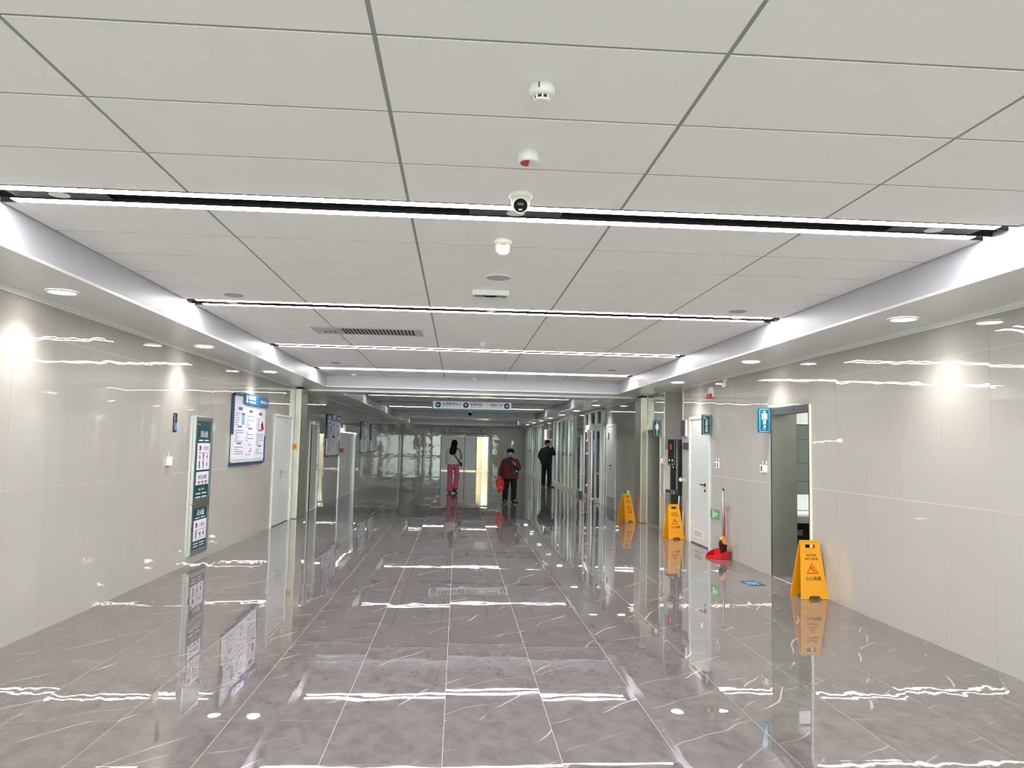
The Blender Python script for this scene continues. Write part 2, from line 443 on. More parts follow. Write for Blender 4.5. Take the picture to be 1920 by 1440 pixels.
# cornice and floor edge strips
for nm, fr, rngs in (('left', WL, [(YB, YE)]), ('right', WR, [(-13.7, -YB), (-15.25, -14.9), (-21.15, -16.24)])):
    b = MB(fr)
    for a, c in rngs: b.box(a, c, ZS - .03, ZS, 0, .018, m_soffit); b.box(a, c, ZS - .045, ZS - .03, 0, .009, m_soffit)
    b.build('trim_' + ('1' if nm == 'left' else '2'), kind='structure')
    b = MB(fr); hs = HL if nm == 'left' else [(-q, -p, c, d) for p, q, c, d in HR]
    for r in cut((YB, YE, 0, .012) if nm == 'left' else (-YE, -YB, 0, .012), hs): b.box(r[0], r[1], 0, .018, 0, .007, m_grout_w)
    b.build('baseboard_' + nm, kind='structure')

# ---- fire shutter: rail across the corridor and its two steel guide posts
sh = thing('fire_shutter', 'steel fire shutter guides beside corridor walls with a thin rail across the soffit', 'shutter', (.3, 16.25, 0))
for x0, x1, y0, y1 in ((XL + .001, XL + .118, 16.18, 16.86), (3.84, XR - .001, 16.28, 16.84)):
    b = MB(); b.box(x0, x1, y0, y1, .004, ZS - .035, m_steel); b.build('guide_post', sh, bevel=.006)
    b = MB(); b.box(x0 - (.0 if x0 < 0 else .02), x1 + (.02 if x0 < 0 else 0), y0 - .01, y0 + .18, ZS - .035, ZS - .002, m_blk); b.build('guide_cap', sh)
for y, h in ((16.75, .035), (17.0, .03)):
    b = MB(); b.box(XL + .12, 3.83, y, y + .02, ZS - h, ZS - .001, m_alu); b.build('rail', sh, bevel=.002)
b = MB(); b.box(XL + .12, 3.83, 16.77, 17.0, ZS - .006, ZS - .001, m_char); b.build('slot', sh)  # charcoal sheet stands in for the dark of the open shutter gap

# ================================================================== LIGHTS THAT ARE THINGS
def led_row(y, lit, label, plates):
    t = thing('linear_ceiling_light', label, 'ceiling light', (.29, y + RW / 2, ZC), group='linear lights across the ceiling')
    b = MB(); b.box(BX0 + .002, BX1 - .002, y + .002, y + RW - .002, ZC + .035, ZC + .045, m_dark)
    for q in (y + .002, y + .085, y + .225, y + RW - .006): b.box(BX0 + .002, BX1 - .002, q, q + .004, ZC - .001, ZC + .036, m_dark)
    for i in range(5): b.box(BX0 + .002, BX1 - .002, y + .105 + i * .025, y + .109 + i * .025, ZC + .02, ZC + .036, m_dark)
    b.build('channel', t)
    for q0, q1 in ((y + .012, y + .078), (y + .238, y + RW - .014)):
        b = MB(); b.box(BX0 + .10, BX1 - .10, q0, q1, ZC - .002, ZC + .012, (m_led if y < 16 else m_led_far) if lit else m_lampoff); b.build('light_strip', t)
    for x in plates:
        b = MB(); b.box(x - .27, x + .27, y + .09, y + .225, ZC + .006, ZC + .012, m_grey_plate); b.build('cover_plate', t)
        b = MB(); b.lathe([(.055, ZC + .007), (.055, ZC + .003), (.047, ZC + .001)], m_white, (x, y + .157)); b.build('round_cap', t)
m_grey_plate = mat('grey_plate', '#3b3b3b', .5)
PL = (-2.27, .30, 2.84)
led_row(ROWS[0], True, 'linear light over the lobby behind the viewer, by the windows', ())
led_row(ROWS[1], True, 'linear light just above the viewer, before the smoke detector', ())
led_row(ROWS[2], True, 'nearest lit double-strip linear light, with round caps, crossing behind the black-eyed dome camera', PL)
led_row(ROWS[3], True, 'second lit linear light from the front, just before the slatted vent grille', PL)
led_row(ROWS[4], True, 'third lit linear light from the front, just beyond the slatted vent grille', PL)
led_row(ROWS[5], True, 'fourth lit linear light, last one before the fire shutter soffit', PL)
led_row(R2[0], False, 'unlit linear light just beyond the fire shutter rail', ())
led_row(R2[1], True, 'lit linear light just before the hanging direction sign', ())
led_row(R2[2], False, 'unlit dark linear light just beyond the hanging direction sign', ())
led_row(R2[3], True, 'lit linear light seen behind the hanging direction sign', ())
led_row(32.46, False, 'unlit dark linear light at the far bulkhead', ())
led_row(R3[0], True, 'lit linear light in the last ceiling bay, first of its three rows', ())
led_row(R3[1], False, 'unlit linear light in the middle of the last ceiling bay', ())
led_row(R3[2], True, 'farthest lit linear light, close to the end wall', ())

def downlight(x, y, lit, label):
    t = thing('downlight', label, 'downlight', (x, y, ZS), group='round downlights in the soffits')
    b = MB(); b.lathe([(.118, ZS - .001), (.115, ZS - .008), (.098, ZS - .010), (.095, ZS - .004)], m_white, (x, y), 28, cap=False); b.build('trim_ring', t)
    b = MB(); b.lathe([(.096, ZS - .004), (.096, ZS - .007)], m_lamp if lit else m_lampoff, (x, y), 28); b.build('lens', t)
    if lit:
        l = light('lamp', 'SPOT', (0, 0, -.02), DOWN_W * (4 if y < 16 else 5), color=(1, .99, .92), spot_size=math.radians(126), spot_blend=.9, shadow_soft_size=.07)
        l.parent = t
DY = [-.6, 2.75, 6.10, 9.45, 12.72]
ordn = ['', '', 'nearest', 'second', 'third']
for side, x in (('left', -3.04), ('right', 3.61)):
    for k, y in enumerate(DY):
        if k == 0: lb = 'lit round downlight in the %s soffit behind the viewer' % side
        elif k == 1: lb = 'lit round downlight in the %s soffit beside the viewer' % side
        else: lb = 'lit round downlight in the %s soffit before the fire shutter, %s one in view' % (side, ordn[k])
        downlight(x, y, True, lb)
    for k in range(7):
        y = 20.43 + 3.42 * k
        lit = side == 'right'
        downlight(x, y, lit, '%s round downlight in the %s soffit beyond the fire shutter, number %s along' % ('lit' if lit else 'unlit', side, ['one', 'two', 'three', 'four', 'five', 'six', 'seven'][k]))

# ================================================================== CEILING DEVICES
def ceil_thing(name, label, cat, x, y): return thing(name, label, cat, (x, y, ZC))
t = ceil_thing('smoke_detector', 'white round smoke detector with slotted nose, nearest device on the ceiling', 'smoke detector', .28, 2.83)
Z = ZC
b = MB(); b.lathe([(.052, Z), (.052, Z - .028), (.046, Z - .036), (.03, Z - .038)], m_white, (.28, 2.83), 32); b.build('base', t)
b = MB(); b.lathe([(.026, Z - .036), (.026, Z - .05)], m_char, (.28, 2.83), 24)
for i in range(8):
    a = 2 * PI * i / 8; x, y = .28 + .029 * math.cos(a), 2.83 + .029 * math.sin(a)
    b.box(x - .003, x + .003, y - .003, y + .003, Z - .052, Z - .036, m_white)
b.build('slots', t)
b = MB(); b.lathe([(.031, Z - .050), (.030, Z - .056), (.024, Z - .058)], m_white, (.28, 2.83), 24); b.build('nose', t)
b = MB(); b.box(.262, .266, 2.775, 2.781, Z - .024, Z - .004, m_char); b.build('index_mark', t)

t = ceil_thing('alarm_strobe', 'white round ceiling alarm with a half red lens', 'alarm', .29, 3.49)
b = MB(); b.lathe([(.05, Z), (.05, Z - .045), (.045, Z - .05)], m_white, (.29, 3.49), 32); b.build('body', t)
b = MB(FC.__class__((.29, 3.49, Z - .05), (1, 0, 0), (0, -1, 0), (0, 0, -1)))
b.prism([(.038 * math.cos(math.radians(a)), .038 * math.sin(math.radians(a))) for a in range(90, 271, 15)], 0, .003, m_red); b.build('red_lens', t)
b = MB(FC.__class__((.29, 3.49, Z - .05), (1, 0, 0), (0, -1, 0), (0, 0, -1)))
b.prism([(.004 + .036 * math.cos(math.radians(a)), .036 * math.sin(math.radians(a))) for a in range(-90, 91, 15)], 0, .002, m_offw); b.build('clear_lens', t)

def dome(label, x, y, front):
    t = ceil_thing('dome_camera', label, 'security camera', x, y)
    b = MB(); b.lathe([(.064, Z), (.064, Z - .02), (.058, Z - .026), (.05, Z - .03)], m_offw, (x, y), 32); b.build('mount', t)
    b = MB(); b.lathe([(.05, Z - .03), (.051, Z - .045), (.048, Z - .07), (.038, Z - .09), (.022, Z - .102), (.006, Z - .106)], m_offw, (x, y), 32); b.build('housing', t)
    if front:
        d = Vector((-x * .25, -1, -.25)).normalized(); a = d.cross(Vector((0, 0, 1))).normalized(); u = a.cross(d)
        f = Fr(Vector((x, y, Z - .068)) + d * .034, a, u, d)
        b = MB(f); b.prism(circle(0, 0, .041, 28), -.02, .014, m_offw); b.build('eye_rim', t)
        b = MB(f); b.prism(circle(0, 0, .036, 28), .012, .0165, m_lens); b.build('eye', t)
        b = MB(f); b.prism(rrect(-.010, .010, -.026, -.018, .003), .0165, .018, m_white); b.prism(rrect(-.016, .016, .0, .014, .003), .0165, .0172, m_char); b.build('sensor', t)
    else:
        b = MB(); b.box(x - .02, x + .02, y - .052, y - .048, Z - .042, Z - .034, m_grey); b.build('label_print', t)
dome('cream dome camera with a black eye facing the viewer', .30, 4.08, True)
dome('cream dome camera turned away, just beyond the nearest linear light', .26, 5.05, False)
t = ceil_thing('ceiling_speaker', 'flat round white ceiling speaker beyond the turned-away dome camera', 'speaker', .29, 6.18)
b = MB(); b.lathe([(.11, Z), (.11, Z - .006), (.10, Z - .010)], m_white, (.29, 6.18), 36); b.build('rim', t)
b = MB(); b.lathe([(.098, Z - .009), (.098, Z - .0105)], mat('speaker_mesh', '#b4b4b8', .6), (.29, 6.18), 36); b.build('grille', t)
t = ceil_thing('wireless_access_box', 'open white rectangular box with loose dark wiring before the second linear light', 'ceiling box', .25, 6.84)
b = MB()
for r in ((.09, .11, 6.74, 6.96), (.39, .41, 6.74, 6.96)): b.box(r[0], r[1], r[2], r[3], Z - .045, Z, m_white)
b.box(.09, .41, 6.72, 6.74, Z - .045, Z, m_white); b.box(.09, .41, 6.94, 6.96, Z - .045, Z, m_white); b.box(.11, .39, 6.86, 6.94, Z - .045, Z - .04, m_white); b.build('case', t)
b = MB(); b.box(.12, .38, 6.745, 6.86, Z - .012, Z - .008, m_char); b.tube([(.16, 6.80, Z - .02), (.22, 6.82, Z - .04), (.28, 6.78, Z - .045), (.33, 6.82, Z - .02)], .008, m_blk, 8); b.build('wiring', t)
def small_detector(label, x, y, cat='smoke detector', r=.05):
    t = ceil_thing('smoke_detector', label, cat, x, y)
    b = MB(); b.lathe([(r, Z), (r, Z - .03), (r * .8, Z - .04)], m_white, (x, y), 24); b.build('base', t)
    b = MB(); b.lathe([(r * .55, Z - .04), (r * .5, Z - .06)], m_white, (x, y), 20); b.build('nose', t)
small_detector('small white smoke detector between the vent grille and the third linear light', .29, 10.26)
small_detector('small white detector at the bulkhead in the middle of the corridor', .30, 15.75)
small_detector('small white detector at the bulkhead toward the left', -2.10, 15.6, r=.06)
for x, y, lb in ((-2.13, 7.38, 'flat grey disc speaker left on the ceiling before the second linear light'), (2.69, 7.38, 'flat grey disc speaker right on the ceiling before the second linear light'),
                 (2.66, 13.5, 'flat grey disc speaker right on the ceiling before the fourth linear light'), (-2.13, 13.5, 'flat grey disc speaker left on the ceiling before the fourth linear light')):
    t = ceil_thing('disc_speaker', lb, 'speaker', x, y)
    b = MB(); b.lathe([(.085, Z), (.085, Z - .004), (.078, Z - .006)], m_grid, (x, y), 28); b.build('rim', t)
    b = MB(); b.lathe([(.07, Z - .005), (.07, Z - .0075)], mat('speaker_mesh', '#b4b4b8', .6), (x, y), 28); b.build('grille', t)
t = thing('dome_camera', 'small black ball camera below the far bulkhead under the direction sign', 'security camera', (.46, 32.9, ZC))
b = MB(); b.lathe([(.07, ZC), (.07, ZC - .05)], m_white, (.46, 32.3), 20); b.build('mount', t)
b = MB(); b.ball((.46, 32.3, ZC - .1), .08, m_blk); b.build('ball', t)

# vent grille
t = thing('vent_grille', 'grey slatted air vent grille set in the ceiling after the second linear light', 'vent', (-1.12, 9.5, ZC))
x0, x1, y0, y1 = -1.78, -.47, 9.25, 9.80
b = MB()
for r in cut((x0, x1, y0, y1), [(-1.44, -.56, 9.30, 9.76)]): b.box(*r, ZC - .008, ZC - .001, m_vent)
b.build('frame', t)
b = MB(); b.box(-1.44, -.56, 9.30, 9.76, ZC - .002, ZC - .001, m_blk); b.build('duct_shade', t)  # flat black sheet stands in for the darkness behind the slats
sl = MB(); n = 21
sm = None
for i in range(n):
    xx = -1.43 + i * (.87 / (n - 1))
    if sm is None:
        s_ = MB(); s_.box(-.0095, .0095, -.23, .23, -.008, -.003, m_vent); sm = s_.mesh('slat')
    o = bpy.data.objects.new('slat', sm); C.objects.link(o); o.parent = t; o.location = (xx + 1.12, .03, 0); o.rotation_euler = (0, .35, 0)
b = MB(); b.box(-1.72, -1.47, 9.29, 9.77, ZC - .012, ZC - .008, m_vent); b.build('end_cover', t)
b = MB(FC.__class__((0, 0, ZC - .0125), (1, 0, 0), (0, -1, 0), (0, 0, -1)))
for k in range(3): b.prism([(-1.66 + k * .055, -9.62), (-1.625 + k * .055, -9.60), (-1.63 + k * .055, -9.48), (-1.65 + k * .055, -9.50)], 0, .0006, m_inkr)
b.build('red_stamp', t)

# ================================================================== SIGNS
def hang_sign(label, y, x0, x1, z0, z1, zt, items, big, frz=.03):
    t = thing('direction_sign', label, 'sign', ((x0 + x1) / 2, y, z0))
    f = facing(y, 0, 0); h = z1 - z0; r = h * .18
    b = MB(f); b.prism(rrect(x0 - .045, x1 - .045, z0 - .045, z1 - .03, r), -.05, -.016, m_tealb if big else m_navy); b.build('teal_backing', t)
    b = MB(f); b.prism(rrect(x0, x1, z0, z1, r), -.014, .012, m_print if big else mat('dull_sign_face', '#8e9090', .35)); b.build('face_panel', t)
    for xx in (x0 + .3, x1 - .3):
        b = MB(); b.tube([(xx, y + .02, z1 - .05), (xx, y + .02, zt)], .008, m_alu, 8); b.build('hanger', t)
    for it in items:
        if it[0] == 'arrow':
            _, ux, d, s = it; uz = (z0 + z1) / 2
            b = MB(f); b.prism(circle(ux, uz, s, 28), .012, .0135, m_inkd); b.build('arrow_disc', t)
            b = MB(f)
            def R(px, py): return {'l': (ux - px, uz + py), 'r': (ux + px, uz + py), 'u': (ux + py, uz + px)}[d]
            k = s * .62; w_ = s * .12
            poly(b, [R(-k, -w_), R(k * .75, -w_), R(k * .75, w_), R(-k, w_)], .0145, m_print)
            for sg in (1, -1): poly(b, [R(k, 0), R(k * .12, sg * k * .88), R(k * -.14, sg * k * .70), R(k * .62, 0)], .0147, m_print)
            b.build('arrow', t)
        elif it[0] == 'text': text(it[1], it[4], f, it[2], it[3], .0135, it[5] if len(it) > 5 else m_inkd, t, width=it[6] if len(it) > 6 else None, bold=.012)
        elif it[0] == 'bar': 
            b = MB(f); b.quad(it[1], it[2], it[3], it[4], .0136, it[5]); b.build('printed_mark', t)
    return t
zc_ = 2.745
hang_sign('white hanging direction sign with teal backing and three arrow discs', 23.5, -.785, 1.575, 2.625, 2.855, ZC - .001, [
    ('arrow', -.63, 'l', .082), ('text', '生殖医学中心', -.21, 2.765, .085, m_inkd, .57), ('text', 'Reproductive Medicine Center', -.21, 2.688, .024, m_ink, .5),
    ('arrow', .20, 'u', .082), ('text', '宫颈专科', .52, 2.765, .085, m_inkd, .37), ('text', 'Department of Cervix', .52, 2.688, .024, m_ink, .35),
    ('bar', .86, .865, 2.67, 2.81, m_inkd), ('text', '妇科门诊', 1.12, 2.765, .085, m_inkd, .37), ('text', 'Gynecology Clinic', 1.12, 2.688, .024, m_ink, .3),
    ('arrow', 1.43, 'r', .082)], True)
s2 = [('arrow', -.49, 'l', .075), ('arrow', 1.28, 'r', .075), ('text', '产科门诊', -.08, 2.385, .085, m_inkd, .36), ('text', '门诊', .45, 2.385, .085, m_inkd, .2)]
for k in range(3): s2.append(('bar', .64 + k * .09, .71 + k * .09, 2.35, 2.42, m_ink))
for z in (2.42, 2.32): s2.append(('bar', .93, 1.14, z - .018, z + .018, m_ink))
hang_sign('grey direction sign hanging before the end wall above the doors', 45.6, -.84, 1.62, 2.235, 2.50, ZS, s2, False)

def wc_sign(label, y, kind, m_face):
    z0, z1 = 1.80, 2.115; x1, x0 = XR - .004, XR - .162
    t = thing('projecting_sign', label, 'sign', (XR - .08, y, z0))
    f = facing(y)
    b = MB(f); b.prism(rrect(x0, x1, z0, z1, .008, 2), -.035, 0, m_face); b.build('panel', t)
    b = MB(f); ringpoly(b, rrect(x0 + .016, x1 - .016, z0 + .014, z1 - .014, .016), rrect(x0 + .020, x1 - .020, z0 + .018, z1 - .018, .013), .0012, m_print); b.build('border_line', t)
    b = MB(f); cx = (x0 + x1) / 2; w_ = m_print
    if kind == 'm':
        poly(b, circle(cx, 2.066, .0155), .0014, w_)
        b.quad(cx - .027, cx + .027, 1.985, 2.046, .0014, w_)
        for s in (-1, 1):
            b.quad(cx + s * .031 - .0045 if s > 0 else cx - .0355, cx + .0355 if s > 0 else cx - .0265, 1.965, 2.042, .0014, w_)
            b.quad(cx + (.003 if s > 0 else -.019), cx + (.019 if s > 0 else -.003), 1.905, 1.986, .0014, w_)
        b.build('figure', t)
        text('男', .034, f, cx, 1.876, .0014, w_, t, bold=.02); text('Male', .012, f, cx, 1.846, .0014, w_, t, bold=.01, width=.042)
    elif kind == 'f':
        poly(b, circle(cx, 2.066, .0155), .0014, w_)
        poly(b, [(cx - .016, 2.047), (cx + .016, 2.047), (cx + .034, 1.945), (cx - .034, 1.945)], .0014, w_)
        poly(b, [(cx - .022, 2.044), (cx - .04, 1.985), (cx - .033, 1.982), (cx - .014, 2.03)], .0015, w_)
        poly(b, [(cx + .022, 2.044), (cx + .04, 1.985), (cx + .033, 1.982), (cx + .014, 2.03)], .0015, w_)
        for s in (-1, 1): b.quad(cx + (.002 if s > 0 else -.015), cx + (.015 if s > 0 else -.002), 1.9, 1.948, .0014, w_)
        b.build('figure', t)
        text('女', .034, f, cx, 1.872, .0014, w_, t, bold=.02); text('Female', .012, f, cx, 1.842, .0014, w_, t, bold=.01, width=.046)
    else:
        x = x0 + .042
        poly(b, circle(x, 2.084, .005, 12), .0014, w_); ringpoly(b, circle(x + .002, 2.062, .012, 16), circle(x + .002, 2.062, .009, 16), .0014, w_)
        b.quad(x - .004, x, 2.064, 2.079, .0014, w_); b.quad(x - .002, x + .014, 2.064, 2.068, .0014, w_); b.build('figure', t)
        text('无\n障\n碍\n卫\n生\n间', .205, f, cx - .008, 1.945, .0014, w_, t, bold=.02, width=.036)
        text('A\nc\nc\ne\ns\ns\ni\nb\nl\ne\n \nT\no\ni\nl\ne\nt', .15, f, cx + .028, 1.945, .0014, w_, t, width=.008)
wc_sign('bright teal projecting sign with a white man figure beside the open doorway', 9.74, 'm', m_tealb)
wc_sign('dark teal projecting sign with a vertical row of white characters beside the white door', 12.06, 'a', m_teal)
wc_sign('dark teal projecting sign with a white woman figure beside the steel doorway', 15.16, 'f', m_teal)

# ================================================================== WET FLOOR SIGNS
def wet_sign(label, x, y, rz, s=1.0):
    t = thing('wet_floor_sign', label, 'warning sign', (x, y, 0), rz, 'yellow wet floor signs')
    H = .61 * s; wb, wt = .155 * s, .103 * s; ang = math.atan2(.14 * s, H)
    for side in (0, 1):
        # leaf frame: u along the sign, v up the leaf, n outwards
        if side == 0: f = Fr((0, -.125 * s, .002), (1, 0, 0), (0, math.sin(ang) * .82, math.cos(ang)), (0, -math.cos(ang), math.sin(ang) * .82))
        else: f = Fr((0, .125 * s, .002), (-1, 0, 0), (0, -math.sin(ang) * .82, math.cos(ang)), (0, math.cos(ang), math.sin(ang) * .82))
        def wd(v): return wb + (wt - wb) * v / H
        n1, n2, nv = .075 * s, .05 * s, .034 * s
        h0, h1, hw0, hw1 = .535 * s, .578 * s, .056 * s, .054 * s
        out = MB(f)
        # outline pieces so that the handle hole and the foot notch are real openings
        def strip(v0, v1, a0, a1, b0, b1): out.prism([(a0, v0), (a1, v0), (b1, v1), (b0, v1)], -.006, .006, m_yel)
        strip(0, nv, -wd(0), -n1, -wd(nv), -n2); strip(0, nv, n1, wd(0), n2, wd(nv))
        strip(nv, h0, -wd(nv), wd(nv), -wd(h0), wd(h0))
        strip(h0, h1, -wd(h0), -hw0, -wd(h1), -hw1); strip(h0, h1, hw0, wd(h0), hw1, wd(h1))
        strip(h1, H * 1.015, -wd(h1), wd(h1), -wd(H), wd(H))
        leaf = out.build('leaf', t, local=True)
        d = .0068
        rel = MB(f)
        rel.prism([(-wd(.165 * s) + .02, .165 * s), (wd(.165 * s) - .02, .165 * s), (wd(.17 * s) - .02, .17 * s), (-wd(.17 * s) + .02, .17 * s)], .005, .0085, m_yel)
        for q in (-1, 1):
            rel.prism([(q * .012 + q * .0, .045 * s), (q * .012 + q * .006, .045 * s), (q * wb * .78, .15 * s), (q * (wb * .78 - .007), .15 * s)][::q], .005, .0075, m_yel)
        rel.build('rib', leaf, local=True)
        rv = MB(f)
        for q in (-.075, -.06, .06, .075): rv.prism(circle(q * s, .597 * s, .0035 * s, 8), .006, .0075, m_redsign)
        rv.build('rivet', leaf, local=True)
        text('CAUTION', .026 * s, f, 0, .462 * s, d, m_blk, leaf, bold=.026, width=.115 * s, local=True)
        text('WET FLOOR', .026 * s, f, 0, .424 * s, d, m_blk, leaf, bold=.026, width=.150 * s, local=True)
        tr = MB(f)
        cy = .315 * s
        def tri(k): return [(-.066 * k * s, cy - .048 * k * s - .0 * s), (.066 * k * s, cy - .048 * k * s), (0, cy + .066 * k * s)]
        o_, i_ = tri(1), tri(.80)
        ringpoly(tr, o_, i_, d, m_redsign)
        def seg(ax, ay, bx, by, w_):
            a = Vector((ax, ay)); b_ = Vector((bx, by)); q = (b_ - a).normalized(); q = Vector((-q.y, q.x)) * w_
            poly(tr, [tuple(a - q), tuple(b_ - q), tuple(b_ + q), tuple(a + q)], d + .0002, m_redsign)
        k = s
        poly(tr, circle(-.010 * k, cy + .026 * k, .0065 * k, 12), d, m_redsign)
        seg(-.010 * k, cy + .018 * k, .004 * k, cy - .008 * k, .006 * k); seg(.004 * k, cy - .008 * k, .028 * k, cy - .012 * k, .004 * k); seg(.028 * k, cy - .012 * k, .036 * k, cy - .024 * k, .004 * k)
        seg(.002 * k, cy - .008 * k, .018 * k, cy - .03 * k, .004 * k); seg(-.008 * k, cy + .012 * k, .012 * k, cy + .016 * k, .003 * k); seg(.012 * k, cy + .016 * k, .016 * k, cy + .03 * k, .003 * k)
        seg(-.008 * k, cy + .014 * k, -.024 * k, cy + .002 * k, .003 * k); seg(-.024 * k, cy + .002 * k, -.02 * k, cy - .016 * k, .003 * k)
        tr.build('slip_symbol', leaf, local=True)
        text('小心地滑', .046 * s, f, 0, .215 * s, d, m_blk, leaf, bold=.016, width=.175 * s, local=True)
    b = MB(); b.box(-.1 * s, .1 * s, -.022, .022, .597 * s, .608 * s, m_yel); b.build('hinge', t, local=True, bevel=.004)
wet_sign('nearest yellow wet floor sign, in front of the open dark doorway', 3.832, 8.36, math.radians(2))
wet_sign('yellow wet floor sign standing before the black water dispenser', 3.80, 13.62, math.radians(10), .98)
wet_sign('farthest yellow wet floor sign, turned aside left of the steel post', 3.62, 16.62, math.radians(33), .97)

# ================================================================== LEFT WALL THINGS
# fire cabinet
t = thing('fire_hose_cabinet', 'tall silver wall cabinet with teal fire equipment posters on the left wall', 'fire cabinet', (XL, 10.42, .1))
f = WL; a0, a1, D = 10.10, 10.80, .035
b = MB(f); b.box(a0, a1, .10, 1.865, .0, D - .012, m_alu); b.build('body', t, bevel=.003)
def cab_door(z0, z1, name):
    b = MB(f)
    for r in cut((a0 + .01, a1 - .01, z0, z1), [(a0 + .065, a1 - .045, z0 + .055, z1 - .055)]): b.box(r[0], r[1], r[2], r[3], D - .012, D, m_alu)
    d = b.build('door', t, bevel=.002)
    b = MB(f); b.box(a0 + .065, a1 - .045, z0 + .055, z1 - .055, D - .012, D - .006, m_teald); b.build('poster', d)
    return d
dd = D - .0055
def icons(b, u0, u1, v0, v1, nx, ny, seed):
    rg = random.Random(seed)
    for i in range(nx):
        for j in range(ny):
            cu, cv = u0 + (i + .5) * (u1 - u0) / nx, v0 + (j + .5) * (v1 - v0) / ny
            w_, h_ = (u1 - u0) / nx * .33, (v1 - v0) / ny * .36
            m = rg.choice([m_inkd, m_ink, m_inkr])
            k = rg.randrange(3)
            if k == 0: poly(b, [(cu - w_ * .5, cv - h_ * .6), (cu + w_ * .5, cv - h_ * .6), (cu + w_ * .35, cv + h_ * .5), (cu, cv + h_), (cu - w_ * .35, cv + h_ * .5)], dd + .0012, m)
            elif k == 1:
                poly(b, [(cu - w_, cv + h_ * .7), (cu + w_, cv - h_ * .8), (cu + w_ * .7, cv - h_), (cu - w_ * 1.1, cv + h_ * .4)], dd + .0012, m); poly(b, circle(cu + w_ * .3, cv + h_ * .3, w_ * .4, 10), dd + .0013, m_inkr)
            else:
                b.quad(cu - w_ * .4, cu + w_ * .4, cv - h_, cv + h_ * .5, dd + .0012, m); poly(b, circle(cu, cv + h_ * .75, w_ * .45, 10), dd + .0013, m_inkd)
            b.quad(cu - w_ * .9, cu + w_ * .9, cv - h_ * 1.32, cv - h_ * 1.18, dd + .0012, m_ink)
def sheet(d, z0, z1, title, nx, ny, seed, logo=True):
    u0, u1 = a0 + .115, a1 - .085
    b = MB(f); b.quad(u0, u1, z0, z1, dd, m_paper); s = b.build('white_sheet', d)
    b = MB(f); h = z1 - z0; th = .13
    if logo: b.quad(u0 + .08, u0 + .13, z1 - .10, z1 - .03, dd + .001, m_inkr); poly(b, circle(u0 + .14, z1 - .065, .018, 10), dd + .0011, m_inkr)
    b.quad(u0 + .04, u1 - .04, z1 - th, z1 - th + .005, dd + .001, m_inkd)
    icons(b, u0 + .03, u1 - .03, z0 + .02, z1 - th, nx, ny, seed); b.build('printed_pictures', d)
    text(title, .05, f, (u0 + u1) / 2 + (.08 if logo else 0), z1 - .068, dd + .001, m_inkd, d, width=.2 if logo else .34, bold=.01)
d1 = cab_door(.755, 1.855, 'upper')
text('消火栓', .085, f, (a0 + a1) / 2 + .01, 1.635, dd, m_print, d1, width=.30)
for q in ((.10, .2, 1.755, 1.765), (.16, .33, 1.545, 1.562), (.38, .55, 1.545, 1.562)):
    b = MB(f); b.quad(a0 + q[0], a0 + q[1], q[2], q[3], dd, m_paper); b.build('caption_line', d1)
sheet(d1, 1.175, 1.52, '使用方法', 3, 2, 3); sheet(d1, .985, 1.15, '消防软管', 3, 1, 5, False)
for k in range(2):
    for u in (.13, .37):
        b = MB(f); b.quad(a0 + u, a0 + u + .19, .865 - k * .045, .88 - k * .045, dd, m_paper); b.build('caption_line', d1)
text('牢记 “四步”', .03, f, (a0 + a1) / 2, .925, dd, m_paper, d1, width=.25)
d2 = cab_door(.115, .745, 'lower')
text('灭火器', .075, f, (a0 + a1) / 2 + .01, .628, dd, m_print, d2, width=.28)
for q in ((.16, .555), (.38, .555), (.14, .235), (.37, .235), (.14, .2), (.37, .2)):
    b = MB(f); b.quad(a0 + q[0], a0 + q[0] + .17, q[1], q[1] + .012, dd, m_paper); b.build('caption_line', d2)
sheet(d2, .275, .535, '使用方法', 3, 1, 9)
b = MB(f); b.box(a0 + .03, a0 + .05, 1.30, 1.40, D, D + .008, m_navy); b.box(a0 + .03, a0 + .05, .40, .47, D, D + .008, m_navy); b.build('latch', t)

